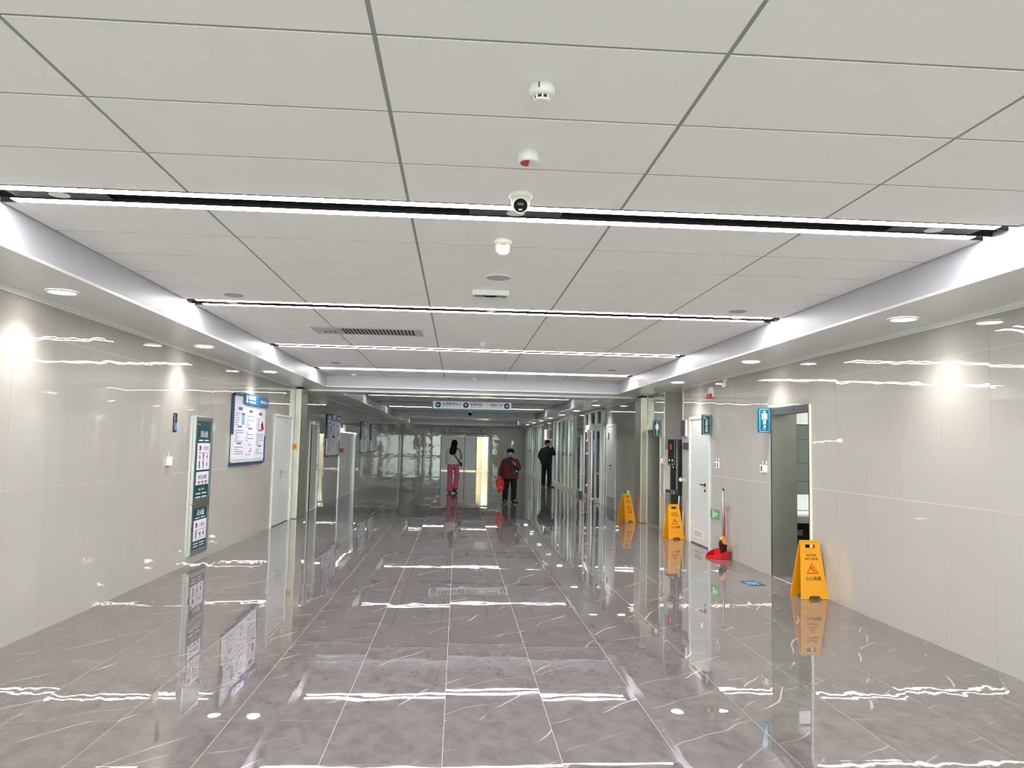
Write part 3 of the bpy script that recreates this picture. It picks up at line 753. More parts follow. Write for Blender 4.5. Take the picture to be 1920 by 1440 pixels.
# notice boards
def notice(label, u0, u1, z0, z1, seed, tint, detail=True):
    t = thing('notice_board', label, 'notice board', (XL, (u0 + u1) / 2, z0), group='notice boards on the left wall')
    f = WL; rg = random.Random(seed); W = u1 - u0; H = z1 - z0
    b = MB(f); b.prism(rrect(u0 + .03, u1 - .02, z0 + .03, z1 - .05, .06), .012, .03, m_frame); b.build('backing', t)
    b = MB(f)
    b.prism([(u0 + .02, z0 + H * .42), (u0 + .05, z0 + H * .42), (u0 + .05, z1 - .09), (u0 + .10, z1 - .045), (u0 + .46, z1 - .045), (u0 + .42, z1 - .01), (u0 + .08, z1 - .01), (u0 + .02, z1 - .07)], .012, .045, m_navy)
    b.prism([(u0 + .0, z0), (u1 - .5, z0), (u1 - .46, z0 + .04), (u0 + .0, z0 + .04)], .012, .045, m_navy)
    b.prism([(u1 - .4, z0), (u1 - .08, z0), (u1 - .02, z0 + .06), (u1 - .02, z0 + H * .42), (u1 - .05, z0 + H * .38), (u1 - .05, z0 + .07), (u1 - .09, z0 + .04), (u1 - .36, z0 + .04)], .012, .045, m_navy)
    b.build('edge_band', t)
    hu0, hu1, hz0, hz1 = u0 + W * .27, u1 + .02, z1 - .16, z1 + .01
    b = MB(f); b.prism(rrect(hu0, hu1, hz0, hz1, .04), .03, .06, m_blue); hd = b.build('header', t, label='blue header strip with white print')
    b = MB(f); b.quad(hu0 + .08, hu0 + .16, hz0 + .03, hz1 - .03, .061, m_print)
    for k in range(5): b.quad(hu0 + .22 + k * .085, hu0 + .285 + k * .085, hz0 + .085, hz1 - .025, .061, m_print)
    b.quad(hu0 + .22, hu0 + .63, hz0 + .035, hz0 + .06, .061, m_print)
    for k in range(4): b.quad(hu1 - .52 + k * .11, hu1 - .45 + k * .11, hz0 + .06, hz0 + .105, .061, m_print)
    b.build('header_print', hd)
    pw = (W - .16) / 3
    for k in range(3):
        a = u0 + .08 + k * pw; pz0, pz1 = z0 + .085, z1 - .15 - .02 * k
        b = MB(f); b.prism(rrect(a + .012, a + pw - .012, pz0, pz1, .02, 3), .03, .038, m_paper); s = b.build('sheet', t)
        b = MB(f); d = .0386; z = pz1 - .09
        b.quad(a + pw * .33, a + pw * .67, z - .02, z + .025, d, m_ink)
        z -= .075; row = 0
        while z > pz0 + .06:
            row += 1
            if k == 1 and .50 < (z - pz0) / (pz1 - pz0) < .56:
                b.quad(a + .08, a + pw - .08, z - .03, z + .03, d, m_inkd)
                b.quad(a + .2, a + .25, z - .012, z + .012, d + .0004, m_print); b.quad(a + pw - .25, a + pw - .19, z - .012, z + .012, d + .0004, m_print); z -= .08; continue
            if k == 1 and (z - pz0) / (pz1 - pz0) < .33:
                for q in range(7):
                    cx, cz = a + rg.uniform(.12, pw - .12), rg.uniform(pz0 + .06, z)
                    b.quad(cx - .02, cx + .03, cz - .012, cz + .014, d, rg.choice([m_inkr, m_ink, m_inkb, m_ink]))
                break
            if row % 7 == 0: b.quad(a + pw * .3, a + pw * .7, z - .008, z + .014, d, m_ink); z -= .055; continue
            rest = rg.choice([.15, .15, .15, .55, .7]) * pw
            right = a + pw - max(.07, rest)
            if k == 0 and .74 < (z - pz0) / (pz1 - pz0) < .9: right = min(right, a + pw * .6)
            if k == 2 and .6 < (z - pz0) / (pz1 - pz0) < .88: right = min(right, a + pw * .5)
            b.quad(a + .07, right, z - .0042, z + .0042, d, m_ink); z -= .033
        if k == 0: b.quad(a + pw * .65, a + pw * .92, pz1 - .33, pz1 - .16, d, m_inkb); b.quad(a + pw * .65, a + pw * .92, pz1 - .175, pz1 - .15, d + .0003, m_navy)
        if k == 2:
            poly(b, circle(a + pw * .72, pz1 - .26, .055, 14), d + .0003, m_inkr); b.quad(a + pw * .63, a + pw * .81, pz1 - .36, pz1 - .25, d + .0003, m_inkr); b.quad(a + pw * .8, a + pw * .93, pz1 - .34, pz1 - .3, d + .0003, m_inkr)
        b.build('print', s)
notice('large notice board with blue header between the fire cabinet and the white door', 11.68, 13.66, 1.19, 2.28, 11, True)
notice('notice board beyond the steel shutter post, nearest of the three far boards', 19.97, 22.04, 1.18, 2.28, 12, False)
notice('notice board on the far left wall, second of the three beyond the shutter', 26.9, 28.92, 1.19, 2.29, 13, False)
notice('notice board on the far left wall, last and farthest of the three', 29.95, 32.06, 1.19, 2.28, 14, False)

def switch_plate(fr, u, z, label, n=1, tags=True, dark=(), h=.10):
    t = thing('wall_switch', label, 'switch', fr(u, z, 0))
    w_ = .095
    for k in range(n):
        uu = u + (k - (n - 1) / 2) * .115
        b = MB(fr); b.box(uu - w_ / 2, uu + w_ / 2, z - h / 2, z + h / 2, 0, .014 if n > 1 else .035, m_white); p = b.build('plate', t, bevel=.003)
        if k in dark:
            b = MB(fr); b.box(uu - .012, uu + .022, z - .035, z + .035, .014, .017, m_inkd); b.build('dark_key', p)
        elif n > 1:
            b = MB(fr); b.box(uu - .03, uu + .03, z - .036, z + .036, .014, .018, m_white); b.build('rocker', p)
        if tags:
            b = MB(fr); b.box(uu - .03, uu + .03, z + h / 2 + .012, z + h / 2 + .052, 0, .0015, m_print); p2 = b.build('tag_sticker', t)
            b = MB(fr); b.quad(uu - .028, uu - .002, z + h / 2 + .014, z + h / 2 + .05, .002, m_navy); b.build('tag_print', p2)
switch_plate(WL, 9.30, 1.31, 'white box switch with a small sticker above it on the left wall', 1)
switch_plate(WR, -9.97, 1.335, 'pair of white switches under the teal man sign', 2, dark=(0,))
switch_plate(WR, -11.82, 1.335, 'pair of white switches with dark keys right of the white door', 2, dark=(0, 1))
switch_plate(WR, -15.06, 1.33, 'single switch under the teal woman sign', 1, dark=())

t = thing('wall_opening_box', 'narrow upright cut-out in the left wall with dark wiring and a blue part', 'wall box', (XL, 9.45, 1.65))
b = MB(WL)
for r in cut((9.385, 9.535, 1.64, 1.88), [(9.391, 9.529, 1.646, 1.872)]): b.box(*r, 0, .004, m_white)
b.build('rim', t)
b = MB(WL); b.box(9.391, 9.529, 1.646, 1.872, .0, .0015, m_blk); b.build('hole', t)  # flat black plate, the recess shade is put into its colour
b = MB(WL); b.box(9.465, 9.515, 1.67, 1.755, .0015, .004, mat('blue_conduit', '#3f8fd8', .4)); b.build('blue_part', t)
b = MB(WL); b.tube([(9.42, 1.86, .003), (9.44, 1.8, .004), (9.42, 1.73, .004), (9.45, 1.68, .003)], .005, m_grey, 6); b.build('wiring', t)

# left doors
def handle(fr, u, z, s, m, parent, w_=.12):
    b = MB(fr); b.prism(circle(u, z, .026, 16), .0, .012, m); b.tube([(u, z, .01), (u, z, .05)], .009, m, 8); b.tube([(u, z, .05), (u + s * .04, z, .052), (u + s * w_, z + .002, .05)], .010, m, 8); b.build('handle', parent)
    b = MB(fr); b.prism(circle(u, z - .095, .02, 14), .0, .012, m); b.build('lock', parent)
def hinge(fr, u, z, parent, m=None):
    b = MB(fr); b.box(u - .02, u + .02, z - .07, z + .07, 0, .012, m or m_frame); b.tube([(u, z - .07, .012), (u, z + .07, .012)], .007, m or m_frame, 8); b.build('hinge', parent)
def framed(fr, u0, u1, z1, name, num, m_f, fw_=.04, out=.02):
    b = MB(fr); b.box(u0, u0 + fw_, 0, z1, -.10, out, m_f); b.box(u1 - fw_, u1, 0, z1, -.10, out, m_f); b.box(u0 + fw_, u1 - fw_, z1 - fw_, z1, -.10, out, m_f)
    return b.build(name, kind='structure')
d = framed(WL, 14.42, 15.95, 2.06, 'door_1', 1, m_frame)
b = MB(WL); b.box(14.463, 14.98, .015, 2.017, -.045, .0, m_door); lf = b.build('leaf', d, bevel=.002); 
for z in (1.75, 1.1, .3): hinge(WL, 14.475, z, lf)
b = MB(WL); b.box(14.986, 15.907, .015, 2.017, -.045, .0, m_door); lf = b.build('leaf', d, bevel=.002); handle(WL, 15.10, .99, 1, m_steel_d, lf)
b = MB(WL); b.prism(circle(15.45, 1.93, .012, 10), 0, .006, m_char); b.build('peephole', lf)
for z in (1.75, .95, .3): hinge(WL, 15.895, z, lf)
b = MB(WL); b.box(14.46, 15.91, .0, .015, -.06, -.01, m_blk); b.build('black_gap_strip', d)  # black strip filling the gap below both leaves
d = framed(WL, 17.85, 19.0, 2.02, 'door_2', 2, m_frame, .05)
b = MB(WL); b.box(18.16, 18.94, .012, 1.965, -.05, -.01, m_door); lf = b.build('leaf', d); handle(WL, 18.86, 1.0, -1, m_steel_d, lf)
b = MB(WL); b.box(17.9, 18.16, .0, 1.965, -.03, -.008, m_blk); b.build('gap_shade', d)  # black strip stands in for the shade inside the open door gap
b = MB(WL); b.box(18.15, 18.72, 1.97, 2.03, .02, .06, m_steel_d); b.box(18.6, 18.75, 1.9, 1.97, .02, .05, m_steel_d); b.build('closer', d)
d = framed(WL, 22.3, 25.86, 1.98, 'door_3', 3, m_alu, .03)
b = MB(WL); b.box(22.6, 25.9, 1.86, 2.06, .021, .12, m_alu); b.build('motor_header', d, bevel=.005)
b = MB(WL); b.box(22.34, 24.0, .01, 1.84, -.05, -.01, m_door); b.build('leaf', d)
b = MB(WL); b.box(24.01, 25.36, .01, 1.84, -.05, -.01, m_door); lf = b.build('leaf', d)
b = MB(WL); b.box(25.37, 25.43, .01, 1.84, -.05, .05, m_alu); b.box(25.43, 25.8, .01, 1.84, -.05, -.03, m_grey); lf = b.build('leaf', d)
for k in range(8):
    b = MB(WL); b.box(25.45, 25.78, .12 + k * .21, .29 + k * .21, -.03, -.025, m_tealband); b.build('glass_strip', lf)
d = framed(WL, 44.3, 45.4, 2.02, 'door_4', 4, m_frame, .06)
b = MB(WL); b.box(44.36, 45.34, .012, 1.955, -.05, -.01, m_door); lf = b.build('leaf', d); handle(WL, 45.22, 1.0, -1, m_steel_d, lf)

t = tag(MB(WL).build('x') if False else empty('emergency_button', (XL, 22.6, 1.28)), 'red box button on the far left wall beside the nearest far notice board', 'alarm')
b = MB(WL); b.box(22.42, 22.78, 1.27, 1.385, 0, .06, m_red); b.build('red_body', t, bevel=.006)
b = MB(WL); b.box(22.5, 22.7, 1.3, 1.36, .06, .065, m_redsign); b.build('front_glass', t)
t = tag(empty('call_box', (XL + .06, 16.17, 1.42)), 'small yellow box fixed on the left steel shutter post', 'call box')
f = facing(16.18)
b = MB(f); b.box(XL + .005, XL + .075, 1.40, 1.51, 0, .03, m_yel); b.build('body', t, bevel=.004)
b = MB(f); b.prism(circle(XL + .04, 1.455, .018, 12), .03, .036, mat('amber_button', '#8a6a10', .4)); b.build('button', t)

# ================================================================== RIGHT WALL THINGS
# washroom doorways : steel lined jambs, rooms behind
def jamb(u0, u1, z1, name, deep, header):
    b = MB()
    b.box(XR - .006, XR + deep, u1 - .012, u1 + .0, 0, z1, m_steel_d); b.box(XR - .006, XR + deep, u0, u0 + .012, 0, z1, m_steel_d)
    b.box(XR - .006, XR + deep, u0 + .012, u1 - .012, z1 - .012, z1, m_steel_d)
    o = b.build(name, kind='structure')
    b = MB(WR)
    b.box(-u1 - .02, -u1, 0, z1 + .02, 0, .012, header); b.box(-u0, -u0 + .03, 0, z1 + .02, 0, .012, header); b.box(-u1, -u0, z1 - .07, z1 + .02, -.06, .012, header)
    b.build('architrave', o)
    return o
jm = jamb(8.65, 9.70, 2.09, 'trim_3', .31, m_char)
b = MB(WR); b.box(-8.62, -8.585, 0, 2.11, 0, .014, m_cream); b.build('edge_bead', jm)
jamb(15.25, 16.24, 2.02, 'trim_4', .31, m_steel)
def wash(y0, y1, x0, x1):
    b = MB()
    b.box(x1, x1 + .1, y0, y1, 0, 2.7, m_rtile); b.box(x0, x1, y1, y1 + .06, 0, 2.7, m_rtile); b.box(x0, x1, y0 - .06, y0, 0, 2.7, m_rtile)
    b.box(x0, x1, y0, y1, 2.62, 2.7, m_room); b.box(x0 - .11, x1, y0, y1, -.05, -.0005, m_floor)
    return b
b = wash(8.0, 10.6, XR + .13, 7.2); b.box(XR + .13, XR + .32, 9.7, 10.6, 0, 2.7, m_rtile); b.box(XR + .13, XR + .32, 8.0, 8.65, 0, 2.7, m_rtile); b.build('wall_washroom', kind='structure')
b = wash(15.0, 18.5, XR + .13, 6.5); b.box(XR + .13, XR + .32, 16.24, 18.5, 0, 2.7, m_rtile); b.box(XR + .13, XR + .32, 15.0, 15.25, 0, 2.7, m_rtile); b.build('wall_washroom', kind='structure')
light('washroom_fill', 'AREA', (5.6, 9.2, 2.6), 75, size=.8, color=(1, 1, .95)); light('washroom_fill', 'AREA', (5.2, 16.6, 2.6), 30, size=.6, color=(1, 1, .9))  # unseen area lights added to brighten the washrooms and steel jambs
f = facing(10.6)
t = thing('mirror_cabinet', 'white frosted panel glimpsed high through the open dark doorway', 'wall panel', (4.9, 10.58, 1.94))
b = MB(f); b.box(4.4, 5.3, 1.945, 2.135, 0, .03, m_mirror); b.build('panel', t); b = MB(f); b.box(4.4, 5.3, 2.16, 2.175, 0, .04, m_cream); b.build('shelf', t)
t = thing('wall_tile_band', 'rows of grey wall tiles glimpsed through the open dark doorway', 'tiles', (4.9, 10.58, 1.15))
for z0, z1 in ((1.735, 1.94), (1.41, 1.73), (1.16, 1.405)):
    for q in range(3): b = MB(f); b.box(4.31 + q * .6, 4.905 + q * .6, z0, z1, 0, .008, m_rtile); b.build('tile', t)
t = thing('wash_basin', 'white wash basin on a dark counter glimpsed through the open dark doorway', 'basin', (4.9, 10.4, .7))
b = MB(f); b.box(4.4, 5.4, .76, .975, .009, .03, m_mirror); b.build('splash_panel', t)
b = MB(f); b.prism(rrect(4.42, 5.2, .02, .38, .08), 0, 1, m_white) if False else b.box(4.42, 5.2, .70, .755, .05, .4, m_white); b.build('bowl', t, bevel=.02)
b = MB(f); b.box(4.36, 5.5, .62, .70, 0, .42, m_grey); b.build('counter', t)
b = MB(f); b.box(4.4, 5.5, .0, .62, .02, .05, m_blk); b.box(4.66, 4.74, .42, .5, .05, .08, m_grey); b.build('cabinet_front', t)

# white door
d = framed(WR, -13.24, -12.14, 2.12, 'door_5', 5, m_frame, .045)
b = MB(WR); b.box(-13.193, -12.187, .02, 2.07, -.045, .0, m_door); lf = b.build('leaf', d, bevel=.002); handle(WR, -12.40, 1.0, -1, m_blk, lf)
for z in (1.75, 1.25, .3): hinge(WR, -13.195, z, lf)
g = MB(WR)
for r in cut((-12.97, -12.52, .115, .245), [(-12.945, -12.545, .135, .225)]): g.box(*r, 0, .008, m_frame)
for k in range(5): g.box(-12.945, -12.545, .14 + k * .018, .15 + k * .018, 0, .005, mat('louvre_grey', '#b3b1a6', .5))
g.build('louvre', lf)
b = MB(WR); b.box(-13.195, -12.185, .0, .018, -.06, -.012, m_blk); b.build('black_gap_strip', d)  # shade of the gap under the leaf, put in as a black strip

# exit sign low on the wall
def exit_sign(label, y, z, full=True):
    t = thing('exit_sign', label, 'exit sign', (XR, y, z), group='green exit signs low on the right wall')
    f = WR; u = -y
    b = MB(f); b.box(u - .19, u + .19, z - .07, z + .07, 0, .018, m_grey); b.build('plate', t, bevel=.003)
    b = MB(f); d = .0185
    poly(b, circle(u - .045, z + .045, .013, 12), d, m_green)
    poly(b, [(u - .075, z + .03), (u - .02, z + .03), (u - .012, z - .01), (u - .055, z - .015)], d, m_green)
    poly(b, [(u - .055, z - .01), (u - .03, z - .01), (u - .06, z - .058), (u - .085, z - .052)], d, m_green)
    poly(b, [(u - .035, z - .01), (u - .015, z - .012), (u + .012, z - .045), (u - .012, z - .058)], d, m_green)
    poly(b, [(u - .02, z + .028), (u + .02, z + .006), (u + .014, z - .004), (u - .02, z + .012)], d, m_green)
    poly(b, [(u + .05, z - .014), (u + .09, z - .014), (u + .09, z - .036), (u + .135, z), (u + .09, z + .036), (u + .09, z + .014), (u + .05, z + .014)], d, m_green)
    b.build('running_man_arrow', t)
exit_sign('green exit sign with running man on the wall beside the broom', 11.9, .585)
exit_sign('green exit light peeking above the farthest wet floor sign', 18.04, .55)
exit_sign('green exit sign below the framed board by the glass doors', 24.84, .57)
exit_sign('smallest green exit sign on the far glass partition', 36.0, .6)

# wall plates
t = thing('room_plaque', 'dark grey room plaque on the right wall near the corner', 'plaque', (XR, 13.55, 1.78))
b = MB(WR); b.box(-13.68, -13.42, 1.79, 2.08, 0, .03, m_white); b.build('base', t); b = MB(WR); b.box(-13.68, -13.43, 1.795, 2.075, .03, .036, mat('slate_plate', '#3a3f4c', .35)); pl = b.build('face', t)
b = MB(WR)
for k in range(5): b.quad(-13.62, -13.5, 2.02 - k * .045, 2.035 - k * .045, .0365, m_ink)
b.build('faded_print', pl)
t = thing('card_reader', 'dark square wall panel below the grey room plaque', 'control panel', (XR, 13.46, 1.56))
b = MB(WR); b.box(-13.61, -13.32, 1.56, 1.685, 0, .018, m_char); b.build('body', t, bevel=.004); b = MB(WR); b.box(-13.56, -13.37, 1.60, 1.66, .018, .02, mat('slate_plate', '#3a3f4c', .35)); b.build('screen', t)
t = thing('round_knob', 'white round knob on the wall corner beside the water dispenser', 'knob', (XR - .03, 13.69, 1.02))
b = MB(); b.ball((XR - .03, 13.69, 1.02), .032, m_white, 16); b.tube([(XR - .01, 13.69, 1.02), (XR, 13.69, 1.02)], .012, m_white, 8); b.build('ball', t)
t = thing('fire_alarm_light', 'white and red alarm light high above the white door', 'alarm', (XR, 12.05, 2.36))
b = MB(WR); b.prism(rrect(-12.17, -11.95, 2.385, 2.555, .06), 0, .03, m_white); b.build('base', t, bevel=.004)
b = MB(WR); b.box(-12.13, -11.98, 2.37, 2.445, .028, .075, m_red); b.build('red_lens', t, bevel=.01)
t = thing('wall_sensor', 'small white sensor high on the right wall by the downlight', 'sensor', (XR, 11.45, 2.55))
b = MB(WR); b.box(-11.52, -11.38, 2.58, 2.63, 0, .02, m_white); b.build('bracket', t); b = MB(WR); b.box(-11.49, -11.41, 2.50, 2.58, .0, .045, m_white); b.build('head', t, bevel=.01)

# nook with the water dispenser
b = MB()
b.box(4.78, 4.84, 13.64, 16.0, 0, 2.7, m_room); b.box(XR, 4.84, 13.62, 13.70, 0, 2.7, m_grout_w); b.box(XR + .0, 4.84, 14.905, 14.95, 0, 2.7, m_grout_w)
nk = b.build('wall_nook', kind='structure')
clad(facing(14.90), [XR, 4.60, 4.78], ZT, [], nk, lambda u, v: True, 'wall_tile', m_wall, .0015, .01, .0008, 'x')
b = MB(); b.box(XR - .004, XR + .012, 14.888, 14.9, 0, ZS, m_frame); b.build('corner_bead', nk)
b = MB(); b.box(XR + .022, 4.8, 13.7, 14.9, -.05, 0, m_floor); b.build('floor_patch', nk)
t = thing('water_dispenser', 'tall black water dispenser with a red display in the wall nook', 'water dispenser', (4.3, 14.25, 0))
b = MB(); b.box(4.035, 4.55, 13.74, 14.70, .01, 1.74, m_black); b.build('body', t, bevel=.006)
b = MB(); b.box(3.985, 4.035, 14.24, 14.68, 1.25, 1.745, m_black); hd = b.build('control_head', t, bevel=.006)
f = Fr((3.985, 0, 0), (0, -1, 0), (0, 0, 1), (-1, 0, 0))
b = MB(f)
for z in (1.622, 1.575):
    for q in ((-14.50, -14.44),): 
        for dz in (-.018, 0, .018): b.box(q[0], q[1], z + dz - .003, z + dz + .003, 0, .001, m_redled)
        b.box(-14.505, -14.498, z - .018, z + .018, 0, .001, m_redled); b.box(-14.442, -14.435, z - .018, z + .018, 0, .001, m_redled)
b.build('red_digits', hd)
for u in (-14.57, -14.36):
    b = MB(f); b.box(u - .025, u + .025, 1.335, 1.37, 0, .006, m_white); b.build('button', hd)
    b = MB(f); b.box(u - .025, u + .025, 1.26, 1.29, 0, .006, mat('yellow_tap_mark', '#c8b414', .5)); b.build('tap_mark', hd)
    b = MB(f); b.tube([(u - .04, 1.24, -.03), (u - .04, 1.2, -.03)], .014, m_steel, 10); b.build('tap', hd)
b = MB(); b.box(4.02, 4.036, 14.20, 14.235, .82, 1.73, m_grey); b.build('trim_strip', t)
b = MB(); b.box(4.028, 4.036, 13.76, 13.88, 1.62, 1.735, mat('pale_sticker', '#9fb6c4', .5)); b.build('sticker', t)
b = MB(); b.box(4.025, 4.036, 13.98, 14.0, 1.0, 1.06, m_white); b.box(4.025, 4.036, 14.04, 14.06, 1.02, 1.04, mat('yellow_tap_mark', '#c8b414', .5)); b.build('side_mark', t)
b = MB(); b.box(3.95, 4.036, 14.08, 14.72, .735, .80, m_char); tr_ = b.build('drip_tray', t, bevel=.006)
b = MB(); b.box(3.944, 3.95, 14.12, 14.18, .74, .795, m_alu); b.box(3.944, 3.95, 14.26, 14.32, .74, .795, m_alu); b.build('tray_clip', tr_)
b = MB(); b.box(4.028, 4.036, 13.95, 14.2, .52, .7, mat('smoked_panel', '#26332f', .15)); b.build('lower_panel', t)
b = MB(); b.tube([(4.015, 14.0, .72), (4.01, 14.05, .4), (4.015, 14.1, .02)], .012, m_steel, 8); b.build('drain_pipe', t)

# broom and dustpan
t = thing('dustpan', 'red long-handled dustpan on the floor beside the white door', 'dustpan', (3.8, 11.32, 0))
b = MB()
X0, X1, Y0, Y1 = 3.66, 3.93, 11.14, 11.50
pts = [(3.64, 11.33), (3.70, 11.19), (3.80, 11.12), (3.93, 11.16), (3.95, 11.30), (3.93, 11.44), (3.82, 11.50), (3.70, 11.46)]
n = len(pts); hs = [.004, .03, .065, .10, .115, .12, .09, .035]
vs = [(x, y, .004) for x, y in pts] + [(x, y, .012 + h) for (x, y), h in zip(pts, hs)]
inn = [(3.8 + (x - 3.8) * .95, 11.32 + (y - 11.32) * .95) for x, y in pts]
vs += [(x, y, .014 + h) for (x, y), h in zip(inn, hs)] + [(x, y, .010) for x, y in inn]
fs = [tuple(range(n))[::-1], tuple(range(3 * n, 4 * n))]
for k in range(3):
    for i in range(n): j = (i + 1) % n; fs.append((k * n + i, k * n + j, (k + 1) * n + j, (k + 1) * n + i))
b.add(vs, fs, m_red); b.build('pan', t)
b = MB(); b.tube([(3.925, 11.36, .06), (3.935, 11.36, .45), (3.925, 11.38, .70)], .012, m_red, 10); b.tube([(3.925, 11.38, .68), (3.92, 11.385, .80)], .018, m_red, 10); b.build('handle', t)
b = MB(); b.box(3.90, 3.968, 11.15, 11.20, .10, .118, m_red); b.build('lip', t, bevel=.004)
t = thing('broom', 'broom with silver pole and orange head standing in the red dustpan', 'broom', (3.86, 11.3, .02))
b = MB(); b.tube([(3.885, 11.28, .30), (3.90, 11.31, .98)], .011, m_alu, 12); b.build('pole', t)
b = MB(); b.tube([(3.90, 11.31, .975), (3.9005, 11.311, 1.005)], .013, m_blk, 12); b.build('end_cap', t)
f = Fr((3.885, 11.28, .0), (.86, .3, 0), (0, 0, 1), (.3, -.86, 0))
b = MB(f); b.prism([(-.018, .31), (.014, .31), (.03, .25), (.065, .20), (.06, .19), (-.0, .195), (-.03, .22), (-.055, .27)], -.02, .02, m_orange); b.build('head', t, bevel=.004)
b = MB(f); b.prism([(-.05, .265), (-.03, .225), (.0, .20), (.062, .195), (.06, .12), (.03, .07), (.0, .045), (-.03, .07), (-.05, .13), (-.072, .19)], -.026, .026, m_bris); b.build('bristles', t, bevel=.008)
# floor sticker
t = thing('floor_sticker', 'blue parallelogram sticker with white print on the floor tiles', 'floor sticker', (3.52, 9.2, 0))
b = MB(FF); b.prism([(3.405, 9.30), (3.44, 9.0), (3.63, 9.04), (3.60, 9.36)], .0004, .0014, mat('sticker_blue', '#183a5a', .7, spec=.2)); b.build('film', t)
b = MB(FF)
for k in range(3): b.quad(3.45 + k * .05, 3.475 + k * .05, 9.09, 9.28, .0018, m_inkb)
b.build('faded_print', t)

# ---- far right wall: service door, glazed doors, framed board, glass partitions
d = framed(WR, -20.85, -19.58, 2.17, 'door_6', 6, m_frame, .05, .012)
b = MB(WR); b.box(-20.85, -19.58, 0, .26, -.02, -.001, m_wall); b.build('plinth', d)
b = MB(WR); b.box(-20.79, -19.64, .275, 2.11, -.04, .002, m_door); lf = b.build('leaf', d); handle(WR, -20.2, 1.1, 1, m_blk, lf, .09)
b = MB(WR); b.box(-20.6, -20.45, 1.78, 1.95, .002, .006, mat('slate_plate', '#3a3f4c', .35)); b.build('number_plate', lf)
b = MB(WR); b.box(-20.78, -19.65, .262, .278, -.02, .0, m_blk); b.build('bottom_gap_shade', d)  # black strip painted as shade between plinth and leaf
for u in (-20.8, -19.63):
    for z in (1.85, 1.35, .55): hinge(WR, u, z, lf)

def gl_frame(mb, u0, u1, z0, z1, m=m_frame, w_=.06, dp=(-.08, .02)):
    mb.box(u0, u0 + w_, z0, z1, *dp, m); mb.box(u1 - w_, u1, z0, z1, *dp, m); mb.box(u0 + w_, u1 - w_, z1 - w_, z1, *dp, m); mb.box(u0 + w_, u1 - w_, z0, z0 + w_, *dp, m)
t = thing('glazed_entrance', 'white framed glass entrance with open door leaf on the far right wall', 'glass door', (XR, 22.9, 0))
b = MB(WR)
for y in (21.15, 21.55, 22.52, 23.70, 24.56): b.box(-y - .06, -y, 0, 2.64, -.08, .02, m_frame)
b.box(-24.62, -21.15, 2.14, 2.24, -.08, .022, m_frame); b.box(-24.62, -21.15, 2.58, 2.64, -.08, .02, m_frame); b.build('frame', t)
for y0, y1, z0, z1 in ((21.21, 21.55, .0, 2.14), (21.21, 21.55, 2.24, 2.58), (21.61, 22.52, 2.24, 2.58), (22.58, 23.7, 2.24, 2.58), (23.76, 24.56, 2.24, 2.58)):
    b = MB(WR); b.box(-y1, -y0, z0, z1, -.035, -.027, m_glass); b.build('pane', t)
b = MB(WR); gl_frame(b, -22.50, -21.63, .015, 2.13, m_frame, .11, (-.02, .03)); lf = b.build('leaf', t)
b = MB(WR); b.box(-22.39, -21.74, .125, 2.02, .0, .008, m_glass); b.build('leaf_pane', lf); handle(WR, -21.70, 1.0, -1, m_steel_d, lf); handle(WR, -22.44, 1.0, 1, m_steel, lf)
b = MB(WR); gl_frame(b, -24.55, -23.77, .015, 2.13, m_frame, .11, (-.02, .03)); lf = b.build('leaf', t)
b = MB(WR); b.box(-24.44, -23.88, .125, 2.02, .0, .008, m_glass); b.build('leaf_pane', lf)
b = MB(WR); b.box(-23.78, -23.74, .0, 2.1, .02, .035, m_redsign); b.build('red_edge', lf)
for z in (1.75, 1.35, .4):
    b = MB(WR); b.ball((-23.70, z, .05), .04, m_print); b.build('round_fitting', t)
b = MB(WR); b.box(-23.69, -22.55, 2.08, 2.14, -.06, .06, m_offw); b.build('header_bar', t)
t = thing('curtain', 'lavender curtain hanging inside the open glass entrance', 'curtain', (XR + .25, 23.1, 0))
b = MB(); b.rings([[(XR + .16 + .05 * math.sin(i * 1.9) + q, 22.5 + i * .0425, z) for i in range(30)] + [(XR + .175 + .05 * math.sin(i * 1.9) + q, 22.5 + i * .0425, z) for i in range(29, -1, -1)] for z, q in ((.02, 0), (1.1, .01), (2.08, 0))], m_lav); b.build('cloth', t)
b = MB(); b.tube([(XR + .17, 22.45, 2.1), (XR + .17, 23.8, 2.1)], .014, m_alu, 8); b.build('rod', t)

t = thing('framed_board', 'tall white framed board of dark sheets beside the far glass doors', 'display board', (XR, 25.5, .15))
b = MB(WR); gl_frame(b, -25.95, -25.05, .15, 1.94, m_frame, .05, (0, .05)); b.build('frame', t)
b = MB(WR); b.box(-25.9, -25.1, .2, 1.89, .0, .015, mat('board_black', '#1a1c24', .3)); bb = b.build('board', t)
for k in range(6):
    b = MB(WR); b.box(-25.84, -25.16, .27 + k * .27, .47 + k * .27, .015, .018, [m_ink, mat('sheet_grey', '#6c6f80', .5)][k % 2]); b.build('sheet', bb)

